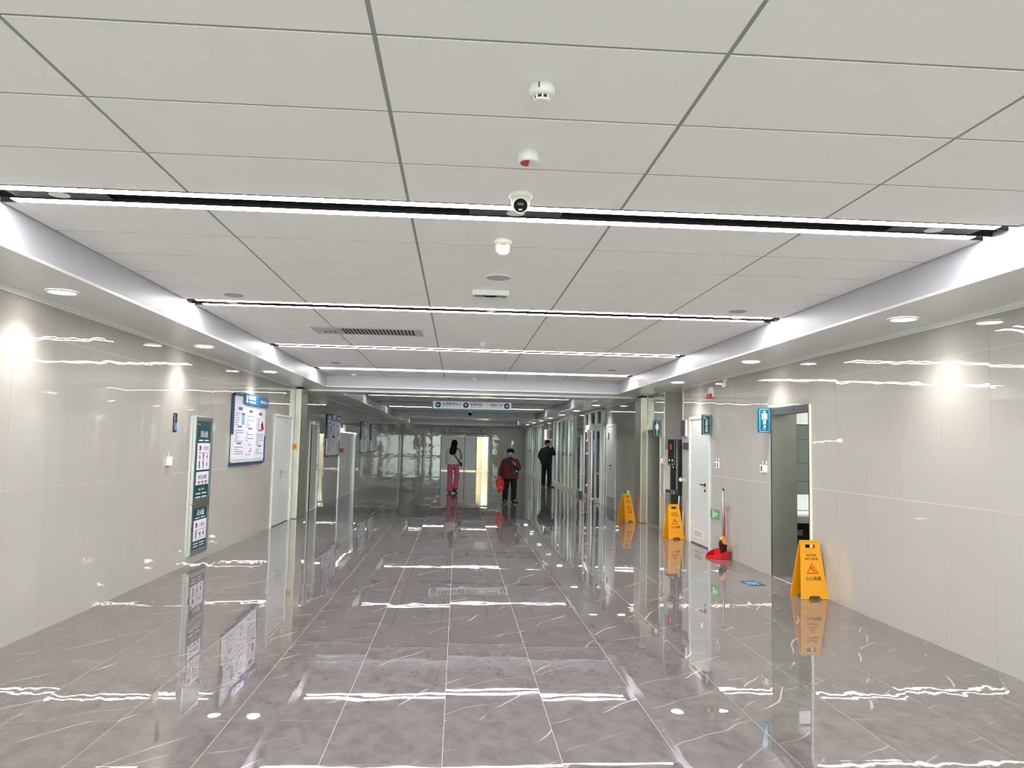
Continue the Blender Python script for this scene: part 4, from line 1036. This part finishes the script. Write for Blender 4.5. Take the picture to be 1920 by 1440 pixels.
def partition(label, y0, y1, muls, z1=2.58, band=True):
    t = thing('glass_partition', label, 'glass partition', (XR, (y0 + y1) / 2, 0))
    b = MB(WR); b.box(-y1, -y0, 0, .12, -.09, .03, m_frame); b.build('sill', t)
    b = MB(WR); b.box(-y1, -y0, z1 - .07, z1 + .02, -.09, .03, m_frame); b.build('head_rail', t)
    for y in muls: b = MB(WR); b.box(-y - .055, -y + .055, .12, z1 - .07, -.09, .035, m_frame); b.build('mullion', t)
    es = sorted([y0] + list(muls) + [y1])
    for a, c in zip(es[:-1], es[1:]):
        if c - a < .2: continue
        b = MB(WR); b.box(-c + .055, -a - .055, .12, z1 - .07, -.03, -.022, m_glass); p = b.build('pane', t)
        if band: b = MB(WR); b.box(-c + .06, -a - .06, 1.22, 1.34, -.021, -.0195, m_tealband); b.build('teal_film', p)
    return t
partition('white mullioned glass partition with teal film, between framed board and the standing man', 26.3, 32.6, (26.36, 27.05, 28.05, 28.95, 30.15, 31.45, 32.54))
partition('farthest white mullioned glass partition, beyond the standing man to the end wall', 36.2, 45.8, (36.26, 37.4, 38.6, 39.6, 40.5, 41.9, 43.2, 44.5, 45.74))
for y, z, lb, mc in ((33.3, 1.9, 'small white projecting sign with a blue stripe above the standing man', m_blue), (34.6, 1.9, 'small white projecting sign with a red stripe above the standing man', m_red)):
    t = thing('projecting_sign', lb, 'sign', (XR - .15, y, z))
    b = MB(facing(y)); b.box(XR - .17, XR - .003, z - .05, z + .40, -.02, 0, m_print); b.build('panel', t); b = MB(facing(y)); b.box(XR - .06, XR - .01, z, z + .34, 0, .002, mc); b.build('stripe', t)
# lit rooms behind the glass
b = MB()
b.box(7.2, 7.3, 20.9, 46, 0, 2.9, m_room); b.box(XR + .13, 7.2, 20.9, 46, 2.75, 2.8, m_room); b.box(XR + .022, 7.2, 20.95, 46, -.05, -.0005, m_floor)
b.box(XR + .13, 7.2, 20.9, 20.95, 0, 2.8, m_room); b.box(XR + .13, 7.2, 45.95, 46.05, 0, 2.8, m_room)
for y in (24.7, 29.5, 33.0, 36.0, 40.0): b.box(XR + .6, 7.2, y, y + .1, 0, 2.75, m_room)
b.build('wall_clinic_room', kind='structure')
for y in (22.8, 27.2, 31.2, 34.6, 38, 43): light('clinic_lamp', 'AREA', (5.6, y, 2.7), 110, size=1.4, color=(.95, 1, .98))

# ---- end wall doors
d = MB(WE)
d.box(-1.03, -.97, 0, 2.06, -.1, .015, m_grey); d.box(.36, .41, 0, 2.06, -.05, .03, m_grey); d.box(1.80, 1.84, 0, 2.06, -.1, .015, m_frame); d.box(-.97, 1.8, 2.02, 2.06, -.1, .015, m_grey); d.box(1.06, 1.09, 0, 2.02, -.1, -.01, m_char)
d = d.build('door_7', kind='structure')
b = MB(WE); b.box(-.968, -.278, .055, 2.01, -.05, -.01, m_door); b.build('leaf', d); b = MB(WE); b.box(-.275, .359, .055, 2.01, -.05, -.01, m_door); b.build('leaf', d)
b = MB(WE); b.box(.411, 1.059, .055, 2.01, -.05, -.01, m_door); b.build('leaf', d)
b = MB(WE); b.prism(circle(-.27, 2.0, .035, 12), 0, .03, m_white); b.build('sensor', d)
b = MB(WE); b.box(1.765, 1.80, .02, 2.0, -.75, -.1, m_frame); lf = b.build('leaf', d); b = MB(WE); b.box(1.70, 1.765, 1.0, 1.04, -.2, -.14, m_steel); b.build('handle', lf)
b = MB(); b.box(-1.6, 3.4, 50.5, 50.6, 0, 2.9, m_cream); b.box(-1.7, -1.6, 46.15, 50.5, 0, 2.9, m_cream); b.box(3.4, 3.5, 46.15, 50.5, 0, 2.9, m_cream); b.box(-1.6, 3.4, 46.15, 50.5, 2.6, 2.7, m_cream); b.box(-1.6, 3.4, 46, 50.5, -.05, -.003, m_cream)
b.box(1.5, 1.9, 49.2, 50.5, 0, 2.6, m_room); b.build('wall_end_room', kind='structure')
light('end_room_lamp', 'AREA', (1.0, 48.0, 2.55), 130, size=2.0, color=(1, .97, .84))
switch_plate(WE, 2.12, 1.39, 'small white switch on the end wall right of the bright doorway', 1, tags=False, h=.12)

# ================================================================== PEOPLE
def skin_mesh(verts, edges, radii, mats, name, sub=1):
    me = bpy.data.meshes.new('sk'); me.from_pydata(verts, edges, [])
    o = bpy.data.objects.new('sk', me); C.objects.link(o)
    md = o.modifiers.new('s', 'SKIN'); md.use_smooth_shade = True
    sv = me.skin_vertices[0].data
    for i, r in enumerate(radii):
        sv[i].radius = r if isinstance(r, tuple) else (r, r); sv[i].use_root = (i == 0)
    ss = o.modifiers.new('u', 'SUBSURF'); ss.levels = sub; ss.render_levels = sub
    out = bpy.data.meshes.new_from_object(o.evaluated_get(bpy.context.evaluated_depsgraph_get()))
    bpy.data.objects.remove(o); bpy.data.meshes.remove(me)
    for p in out.polygons: p.use_smooth = True
    out.materials.clear()
    for m in mats: out.materials.append(m)
    out.name = name
    return out
def join_meshes(meshes, name, mats):
    b = bmesh.new()
    for m in meshes: b.from_mesh(m)
    me = bpy.data.meshes.new(name); b.to_mesh(me); b.free()
    for m in mats: me.materials.append(m)
    for p in me.polygons: p.use_smooth = True
    return me
def hand_chains(wrist, d, palm_n, side, curl, s=1.0):
    """palm and five fingers as skin chains; d = direction of the hand, palm_n = normal out of the palm, side = thumb direction"""
    d = d.normalized(); n = palm_n.normalized(); t = side.normalized(); out = []
    out.append(([wrist, wrist + d * .045 * s, wrist + d * .085 * s], [.022 * s, (.034 * s), .030 * s]))
    for k, (o, L) in enumerate(((.030, .070), (.010, .080), (-.010, .074), (-.029, .058))):
        p = wrist + d * .075 * s + t * o * s; q = [p]; dd = d.copy(); seg = L * s / 3
        for j in range(3):
            dd = (dd + n * curl * (.5 + .3 * j)).normalized(); q.append(q[-1] + dd * seg)
        out.append((q, [.0095 * s, .009 * s, .0085 * s, .007 * s]))
    p = wrist + d * .03 * s + t * .026 * s; q = [p, p + (t * .8 + d * .6).normalized() * .032 * s]; q.append(q[-1] + (t * .2 + d * .9 + n * curl).normalized() * .028 * s); q.append(q[-1] + (d * .9 + n * curl * 1.2).normalized() * .022 * s)
    out.append((q, [.012 * s, .0105 * s, .0095 * s, .008 * s]))
    return out
def body(t, J, face=None):
    """one continuous figure: J = joints dict (local coordinates)"""
    V = []; E = []; R = []
    def chain(pts, rs, start=None):
        pi = start
        for p, r in zip(pts, rs):
            V.append(tuple(p)); R.append(r); i = len(V) - 1
            if pi is not None: E.append((pi, i))
            pi = i
        return pi
    pel = chain([J['pelvis']], [(.105, .075)]); sp = chain([J['waist'], J['chest']], [(.10, .07), (.11, .08)], pel)
    nk = chain([J['neck']], [.058], sp); chain([J['head0'], J['head'], J['head1']], [.062, .088, .075], nk)
    for s in 'LR':
        h = chain([J['hip' + s], J['knee' + s], J['ankle' + s]], [.06, .045, .036], pel); chain([J['toe' + s]], [.028], h)
        chain([J['sh' + s], J['elb' + s], J['wr' + s]], [.038, .034, .026], sp)
    ms = [skin_mesh(V, E, R, [m_skin], 'b', 2)]
    for w_, d, n, sd, cu in J['hands']:
        for pts, rs in hand_chains(w_, d, n, sd, cu, 1.0): ms.append(skin_mesh([tuple(p) for p in pts], [(i, i + 1) for i in range(len(pts) - 1)], rs, [m_skin], 'f', 1))
    # face details: nose, ears, eye sockets
    H = J['head']; fd = J['face'].normalized(); sd = fd.cross(Vector((0, 0, 1))).normalized()
    mb = MB(); mb.ball(H + fd * .098 + Vector((0, 0, -.02)), .016, m_skin, 10, (1, 1, 1.5))
    for s in (-1, 1): mb.ball(H + sd * s * .088 + Vector((0, 0, -.01)), .022, m_skin, 10, (.5, .8, 1.3))
    ms.append(mb.mesh('n'))
    me = join_meshes(ms, 'body', [m_skin]); o = bpy.data.objects.new('body', me); C.objects.link(o); o.parent = t
    mb = MB()
    for s in (-1, 1): mb.ball(H + fd * .083 + sd * s * .032 + Vector((0, 0, .012)), .011, m_hair, 10, (1, 1, .6)); mb.ball(H + fd * .086 + sd * s * .033 + Vector((0, 0, .034)), .014, m_hair, 8, (1.1, .6, .3))
    mb.build('eyes', o, local=True)
    mb = MB(); mb.ball(H + fd * .086 + Vector((0, 0, -.058)), .017, m_redsign, 8, (1.2, .5, .35)); mb.build('mouth', o, local=True)
    return o
def ell(c, rx, ry, n=18, a=0, sq=.85):
    o = []
    for i in range(n):
        t_ = 2 * PI * i / n; x = math.copysign(abs(math.cos(t_)) ** sq, math.cos(t_)) * rx; y = math.copysign(abs(math.sin(t_)) ** sq, math.sin(t_)) * ry
        o.append((c[0] + x * math.cos(a) - y * math.sin(a), c[1] + x * math.sin(a) + y * math.cos(a), c[2]))
    return o
def crom(P, k=4):
    """smooth resampling of a list of equal-length tuples"""
    out = []
    for i in range(len(P) - 1):
        p0, p1, p2, p3 = P[max(i - 1, 0)], P[i], P[i + 1], P[min(i + 2, len(P) - 1)]
        for j in range(k):
            t_ = j / k
            out.append(tuple(.5 * (2 * b_ + (c_ - a_) * t_ + (2 * a_ - 5 * b_ + 4 * c_ - d_) * t_ ** 2 + (3 * b_ - a_ - 3 * c_ + d_) * t_ ** 3) for a_, b_, c_, d_ in zip(p0, p1, p2, p3)))
    out.append(tuple(P[-1])); return out
def garment(name, t, m, tor, limbs, label=None):
    b = MB()
    if tor:
        q = crom([(*c, rx, ry) for c, rx, ry, al in tor], 3)
        b.rings([ell(p[:3], max(.01, p[3]), max(.01, p[4]), 24) for p in q], m)
    for pts, rs in limbs:
        q = crom([(*p, r) for p, r in zip(pts, rs)], 4)
        b.tube([p[:3] for p in q], [max(.008, p[3]) for p in q], m, 16)
    return b.build(name, t, local=True)
def shoe(t, heel, toe, m, sole, h=.085, up=None):
    heel = Vector(heel); toe = Vector(toe); d = (toe - heel).normalized(); s = d.cross(Vector((0, 0, 1))).normalized()
    n = (toe - heel).length; rs = []
    for k, (p, w_, hh) in enumerate(((-.03, .024, .07), (.0, .036, h), (.35, .036, h), (.62, .044, .055), (.88, .042, .042), (1.0, .022, .028))):
        c = heel + d * n * p
        rs.append([c + s * w_ * math.cos(a) + Vector((0, 0, max(0, math.sin(a)) * hh + (.001 if math.sin(a) > -.2 else 0))) for a in [2 * PI * i / 14 for i in range(14)]])
    b = MB(); b.rings(rs, m); o = b.build('shoe', t, local=True)
    rs = [[c - Vector((0, 0, c.z - (heel.z + (toe.z - heel.z) * k / 5) - .0)) if False else Vector((c.x, c.y, heel.z + (toe.z - heel.z) * k / 5 + (.012 if i < 7 else .0))) for i, c in enumerate(r)] for k, r in enumerate(rs)]
    b = MB(); b.rings(rs, sole); b.build('sole', o, local=True)
    return o
V3 = Vector
# --- woman walking away: cream vest, pink trousers (local: +Y ahead)
t = thing('person', 'person walking away with long black hair, cream vest and pink flared trousers', 'person', (-.13, 25.4, 0))
J = dict(pelvis=V3((-.02, 0, .92)), waist=V3((-.02, 0, 1.08)), chest=V3((-.015, .01, 1.27)), neck=V3((0, .02, 1.43)), head0=V3((.01, .03, 1.50)), head=V3((.01, .035, 1.585)), head1=V3((.01, .03, 1.63)),
         hipL=V3((-.10, 0, .88)), kneeL=V3((-.11, .02, .50)), ankleL=V3((-.10, -.02, .09)), toeL=V3((-.10, .10, .03)), hipR=V3((.075, 0, .88)), kneeR=V3((.105, .05, .50)), ankleR=V3((.06, -.12, .14)), toeR=V3((.12, -.02, .04)),
         shL=V3((-.19, .01, 1.36)), elbL=V3((-.205, .02, 1.10)), wrL=V3((-.19, .08, .96)), shR=V3((.17, .01, 1.36)), elbR=V3((.222, .05, 1.13)), wrR=V3((.12, .25, 1.17)), face=V3((.25, 1, .05)),
         hands=[(V3((-.19, .08, .96)), V3((.2, .8, -.5)), V3((1, 0, 0)), V3((0, .6, .6)), .35), (V3((.12, .25, 1.17)), V3((-.8, .5, .3)), V3((0, -1, 0)), V3((0, .2, 1)), .4)])
body(t, J)
v = garment('vest', t, m_vest, [((-.03, 0, .905), .175, .125, 0), ((-.03, 0, .93), .225, .15, 0), ((-.03, 0, 1.05), .228, .15, 0), ((-.025, 0, 1.2), .225, .145, 0), ((-.015, .01, 1.32), .205, .125, 0), ((-.005, .015, 1.385), .15, .095, 0), ((0, .02, 1.43), .075, .07, 0)], [([(-.10, .01, 1.40), (-.165, .01, 1.36), (-.20, .02, 1.20), (-.205, .03, 1.10), (-.205, .06, 1.0), (-.195, .08, .94)], [.045, .066, .066, .066, .066, .055])])
garment('sleeve', t, m_sleeve, None, [([(.09, .01, 1.40), (.155, .01, 1.365), (.195, .02, 1.26), (.225, .05, 1.13), (.19, .14, 1.13), (.11, .26, 1.17)], [.045, .062, .058, .055, .05, .042])])
garment('trousers', t, m_pink, [((-.02, 0, .99), .165, .115, 0), ((-.02, 0, .92), .178, .125, 0), ((-.015, 0, .85), .175, .122, 0), ((-.01, 0, .80), .16, .11, 0), ((-.01, 0, .77), .06, .06, 0)],
        [([(-.10, 0, .87), (-.11, .01, .68), (-.115, .02, .50), (-.108, 0, .28), (-.105, -.03, .05)], [.098, .09, .078, .082, .096]), ([(.07, 0, .87), (.10, .03, .68), (.115, .04, .50), (.085, -.03, .32), (.065, -.10, .14)], [.098, .09, .078, .078, .096])])
shoe(t, (-.105, -.06, .001), (-.105, .17, .001), m_boot, m_boot, .11); shoe(t, (.02, -.16, .07), (.13, -.03, .001), m_boot, m_boot, .15)
b = MB(); H = J['head']
b.ball((H.x, H.y - .012, H.z + .01), .112, m_hair, 18, (.93, 1.0, 1.08)); b.tube([(.005, -.02, 1.60), (-.005, -.075, 1.48), (-.03, -.115, 1.36), (-.05, -.13, 1.27), (-.05, -.125, 1.225)], [.095, .10, .112, .10, .05], m_hair, 14, flat=.62); b.build('hair', t, local=True)
t2 = thing('crossbody_bag', 'black strap bag worn across the back of the person in pink trousers', 'bag', (-.13, 25.4, 0))
b = MB(); b.tube([(.135, .03, 1.43), (.06, -.08, 1.425), (-.06, -.135, 1.33), (.04, -.165, 1.2), (.13, -.16, 1.07), (.2, -.12, .98)], .017, m_cord, 8, flat=.5); b.build('strap', t2, local=True)
b = MB(); b.tube([(.19, -.12, 1.0), (.225, -.10, .95), (.235, -.10, .90), (.25, -.1, .845)], [.02, .05, .045, .012], m_blk, 10, flat=.6); b.build('pouch', t2, local=True, bevel=0)

# --- woman facing the viewer: maroon quilted jacket (local: faces -Y)
t = thing('person', 'person in maroon quilted jacket and blue mask walking toward the viewer with a red bag', 'person', (1.45, 21.7, 0))
J = dict(pelvis=V3((.01, 0, .74)), waist=V3((.01, 0, .90)), chest=V3((.01, 0, 1.06)), neck=V3((0, -.01, 1.22)), head0=V3((0, -.025, 1.28)), head=V3((0, -.03, 1.365)), head1=V3((0, -.03, 1.41)),
         hipL=V3((-.09, 0, .72)), kneeL=V3((-.10, -.02, .40)), ankleL=V3((-.12, .02, .07)), toeL=V3((-.13, -.1, .03)), hipR=V3((.10, 0, .72)), kneeR=V3((.11, -.03, .40)), ankleR=V3((.11, -.02, .07)), toeR=V3((.17, -.14, .03)),
         shL=V3((-.17, 0, 1.14)), elbL=V3((-.235, .02, .92)), wrL=V3((-.28, -.02, .73)), shR=V3((.18, 0, 1.14)), elbR=V3((.235, -.03, .94)), wrR=V3((.15, -.18, 1.02)), face=V3((-.05, -1, 0)),
         hands=[(V3((-.28, -.02, .73)), V3((-.1, -.1, -1)), V3((1, 0, 0)), V3((0, -1, 0)), .6), (V3((.15, -.18, 1.02)), V3((-.6, -.3, .6)), V3((0, 1, 0)), V3((-.4, 0, .8)), .5)])
body(t, J)
garment('jacket', t, m_maroon, [((.01, 0, .645), .225, .145, 0), ((.01, 0, .68), .235, .155, 0), ((.01, 0, .84), .222, .15, 0), ((.01, 0, 1.0), .212, .145, 0), ((.01, 0, 1.10), .205, .13, 0), ((.005, 0, 1.165), .18, .105, 0), ((.002, -.005, 1.20), .11, .085, 0), ((0, -.01, 1.235), .075, .07, 0)],
        [([(-.09, 0, 1.165), (-.165, 0, 1.145), (-.205, .01, 1.03), (-.245, .02, .92), (-.27, 0, .82), (-.285, -.02, .73)], [.045, .066, .07, .066, .06, .052]), ([(.09, 0, 1.165), (.17, 0, 1.145), (.215, -.01, 1.04), (.245, -.03, .95), (.2, -.13, .965), (.13, -.19, 1.02)], [.045, .066, .07, .068, .058, .046])])
b = MB(); b.rings([ell((0, -.01, 1.205), .085, .08), ell((0, -.015, 1.25), .075, .07), ell((0, -.015, 1.252), .062, .058)], m_maroon, cap=False); b.build('collar', t, local=True)
garment('trousers', t, m_trous, [((.01, 0, .80), .17, .12, 0), ((.01, 0, .70), .175, .125, 0), ((.01, 0, .62), .16, .11, 0), ((.01, 0, .575), .06, .06, 0)],
        [([(-.09, 0, .70), (-.10, -.01, .55), (-.11, -.02, .40), (-.12, 0, .22), (-.13, .02, .03)], [.095, .09, .08, .077, .075]), ([(.10, 0, .70), (.11, -.02, .55), (.115, -.03, .40), (.115, -.02, .22), (.115, -.01, .03)], [.095, .09, .08, .077, .075])])
shoe(t, (-.12, .05, .001), (-.15, -.16, .001), m_boot, m_boot); shoe(t, (.10, .02, .001), (.21, -.17, .001), m_boot, m_boot)
H = J['head']
b = MB(); b.ball((0, H.y + .02, H.z + .028), .108, m_hair, 18, (1.0, 1.0, .92)); b.ball((0, H.y + .05, H.z - .03), .09, m_hair, 14, (1.05, .7, 1.0)); b.build('hair', t, local=True)
def mask(t, H, fd, s=1.0):
    fd = fd.normalized(); sd = fd.cross(Vector((0, 0, 1))).normalized(); b = MB(); rs = []
    for z, w_, dd in ((.012, .058, .100), (-.018, .078, .124), (-.045, .076, .122), (-.08, .055, .094)):
        r = []
        for i in range(9):
            a = (i / 8 - .5) * 2; r.append(H + sd * w_ * a + fd * (dd - .045 * a * a) * s + Vector((0, 0, z)))
        rs.append(r)
    vs = [tuple(p) for r in rs for p in r]; n = 9
    b.add(vs, [(k * n + i, k * n + i + 1, (k + 1) * n + i + 1, (k + 1) * n + i) for k in range(3) for i in range(8)], m_mask, True)
    o = b.build('face_mask', t, local=True); sm = o.modifiers.new('s', 'SOLIDIFY'); sm.thickness = .004
    b = MB()
    for s_ in (-1, 1):
        for z in (-.005, -.06): b.tube([H + sd * s_ * .055 + fd * .06 + Vector((0, 0, z)), H + sd * s_ * .088 + fd * .02 + Vector((0, 0, z * .6)), H + sd * s_ * .092 - fd * .005 + Vector((0, 0, -.01))], .003, m_mask, 6)
    b.build('ear_loop', o, local=True)
mask(t, H, J['face'])
t2 = thing('shoulder_bag', 'small black shoulder bag worn on the front of the maroon jacket', 'bag', (1.45, 21.7, 0))
b = MB(); b.prism(rrect(.03, .215, .78, .945, .025), .0, .06, m_blk) if False else None
f = Fr((0, -.165, 0), (1, 0, 0), (0, 0, 1), (0, -1, 0))
b = MB(f); b.prism(rrect(.03, .215, .765, .94, .03), 0, .07, m_blk); b.build('pouch', t2, local=True, bevel=.012)
b = MB(f); b.prism(circle(.165, .86, .012, 12), .07, .076, m_alu); b.build('clasp', t2, local=True)
b = MB(); b.tube([(-.105, .03, 1.215), (-.10, -.075, 1.20), (-.06, -.145, 1.08), (-.01, -.165, .98), (.04, -.18, .92)], .019, m_cord, 8, flat=.5); b.build('strap', t2, local=True)
t2 = thing('tote_bag', 'bright red flat tote bag hanging from the hand of the person in maroon', 'bag', (1.45, 21.7, 0))
f = Fr((0, -.05, 0), (1, 0, 0), (0, 0, 1), (0, -1, 0))
b = MB(f); b.prism([(-.31, .70), (-.22, .70), (-.185, .65), (-.13, .44), (-.15, .38), (-.27, .25), (-.31, .26), (-.36, .42), (-.395, .60), (-.36, .64)], -.03, .03, m_redbag); b.build('body', t2, local=True, bevel=.012)
b = MB(f); b.tube([(-.31, .69, 0), (-.295, .735, .01), (-.27, .735, .01), (-.235, .69, 0)], .008, m_redbag, 8); b.build('handle', t2, local=True)
b = MB(f); rg = random.Random(4)
for k in range(14):
    u, v_ = rg.uniform(-.34, -.22), rg.uniform(.36, .62); b.quad(u, u + .02, v_, v_ + .008, .0305, m_print)
b.build('white_print', t2, local=True)

# --- man on the phone (faces right)
t = thing('person', 'person in black jacket and blue mask on the phone beside the glass partition', 'person', (3.40, 29.75, 0))
J = dict(pelvis=V3((-.03, 0, .93)), waist=V3((-.03, 0, 1.10)), chest=V3((-.02, 0, 1.32)), neck=V3((.0, 0, 1.52)), head0=V3((.02, -.01, 1.58)), head=V3((.03, -.015, 1.68)), head1=V3((.03, -.015, 1.73)),
         hipL=V3((-.10, .04, .90)), kneeL=V3((-.12, .04, .50)), ankleL=V3((-.13, .05, .09)), toeL=V3((-.13, -.08, .03)), hipR=V3((.06, -.02, .90)), kneeR=V3((.09, -.02, .50)), ankleR=V3((.09, 0, .09)), toeR=V3((.2, -.07, .03)),
         shL=V3((-.20, .0, 1.44)), elbL=V3((-.27, .03, 1.16)), wrL=V3((-.17, -.02, 1.0)), shR=V3((.15, -.05, 1.44)), elbR=V3((.24, -.14, 1.26)), wrR=V3((.16, -.12, 1.53)), face=V3((.75, -.66, .0)),
         hands=[(V3((-.17, -.02, 1.0)), V3((.5, .1, -.8)), V3((1, 0, 0)), V3((0, -1, .2)), .4), (V3((.16, -.12, 1.53)), V3((-.35, -.1, .9)), V3((-.6, .6, .2)), V3((.5, .5, .3)), .5)])
body(t, J)
garment('jacket', t, m_navyc, [((-.03, 0, .865), .20, .15, 0), ((-.03, 0, .90), .215, .16, 0), ((-.03, 0, 1.08), .225, .16, 0), ((-.025, 0, 1.28), .23, .155, 0), ((-.02, 0, 1.40), .215, .135, 0), ((-.01, 0, 1.475), .15, .10, 0), ((.0, 0, 1.54), .075, .075, 0)],
        [([(-.10, 0, 1.46), (-.185, 0, 1.42), (-.25, .01, 1.30), (-.285, .03, 1.17), (-.24, -.03, 1.06), (-.17, -.06, .98)], [.05, .075, .077, .072, .064, .055]), ([(.08, -.02, 1.46), (.15, -.04, 1.42), (.20, -.09, 1.34), (.245, -.14, 1.27), (.22, -.14, 1.37), (.165, -.122, 1.53)], [.05, .073, .072, .068, .06, .048])])
garment('trousers', t, m_trous, [((-.02, 0, 1.0), .18, .13, 0), ((-.02, 0, .90), .19, .135, 0), ((-.02, 0, .80), .165, .12, 0), ((-.02, 0, .75), .06, .06, 0)],
        [([(-.10, .03, .88), (-.115, .04, .68), (-.125, .04, .50), (-.13, .045, .28), (-.13, .05, .03)], [.105, .098, .086, .08, .076]), ([(.06, -.01, .88), (.08, -.02, .68), (.09, -.02, .50), (.09, -.01, .28), (.09, 0, .03)], [.105, .098, .086, .08, .076])])
shoe(t, (-.12, .07, .001), (-.14, -.16, .001), m_boot, m_sole); shoe(t, (.06, .02, .001), (.27, -.11, .001), m_boot, m_sole)
H = J['head']
b = MB(); b.ball((H.x - .018, H.y + .016, H.z + .04), .108, m_hair, 18, (1, 1, .85)); b.ball((H.x - .05, H.y + .045, H.z - .02), .078, m_hair, 14, (.9, .9, 1.05)); b.build('hair', t, local=True)
mask(t, H, J['face'])
b = MB(); b.rings([ell((.01, -.01, 1.49), .085, .08), ell((.012, -.012, 1.555), .072, .07), ell((.012, -.012, 1.557), .06, .058)], m_navyc, cap=False); b.build('collar', t, local=True)
t2 = thing('mobile_phone', 'dark mobile phone held at the ear by the person in black', 'phone', (3.40, 29.75, 0))
b = MB(Fr((.135, -.105, 1.63), (.35, .35, .1), (-.2, -.05, .95), (.6, -.7, .1))); b.box(-.035, .035, -.075, .075, -.005, .005, m_black); b.build('case', t2, local=True, bevel=.003)
b = MB(Fr((.135, -.105, 1.63), (.35, .35, .1), (-.2, -.05, .95), (.6, -.7, .1))); b.box(-.031, .031, -.069, .069, -.0062, -.0052, m_char); b.build('screen', t2, local=True)
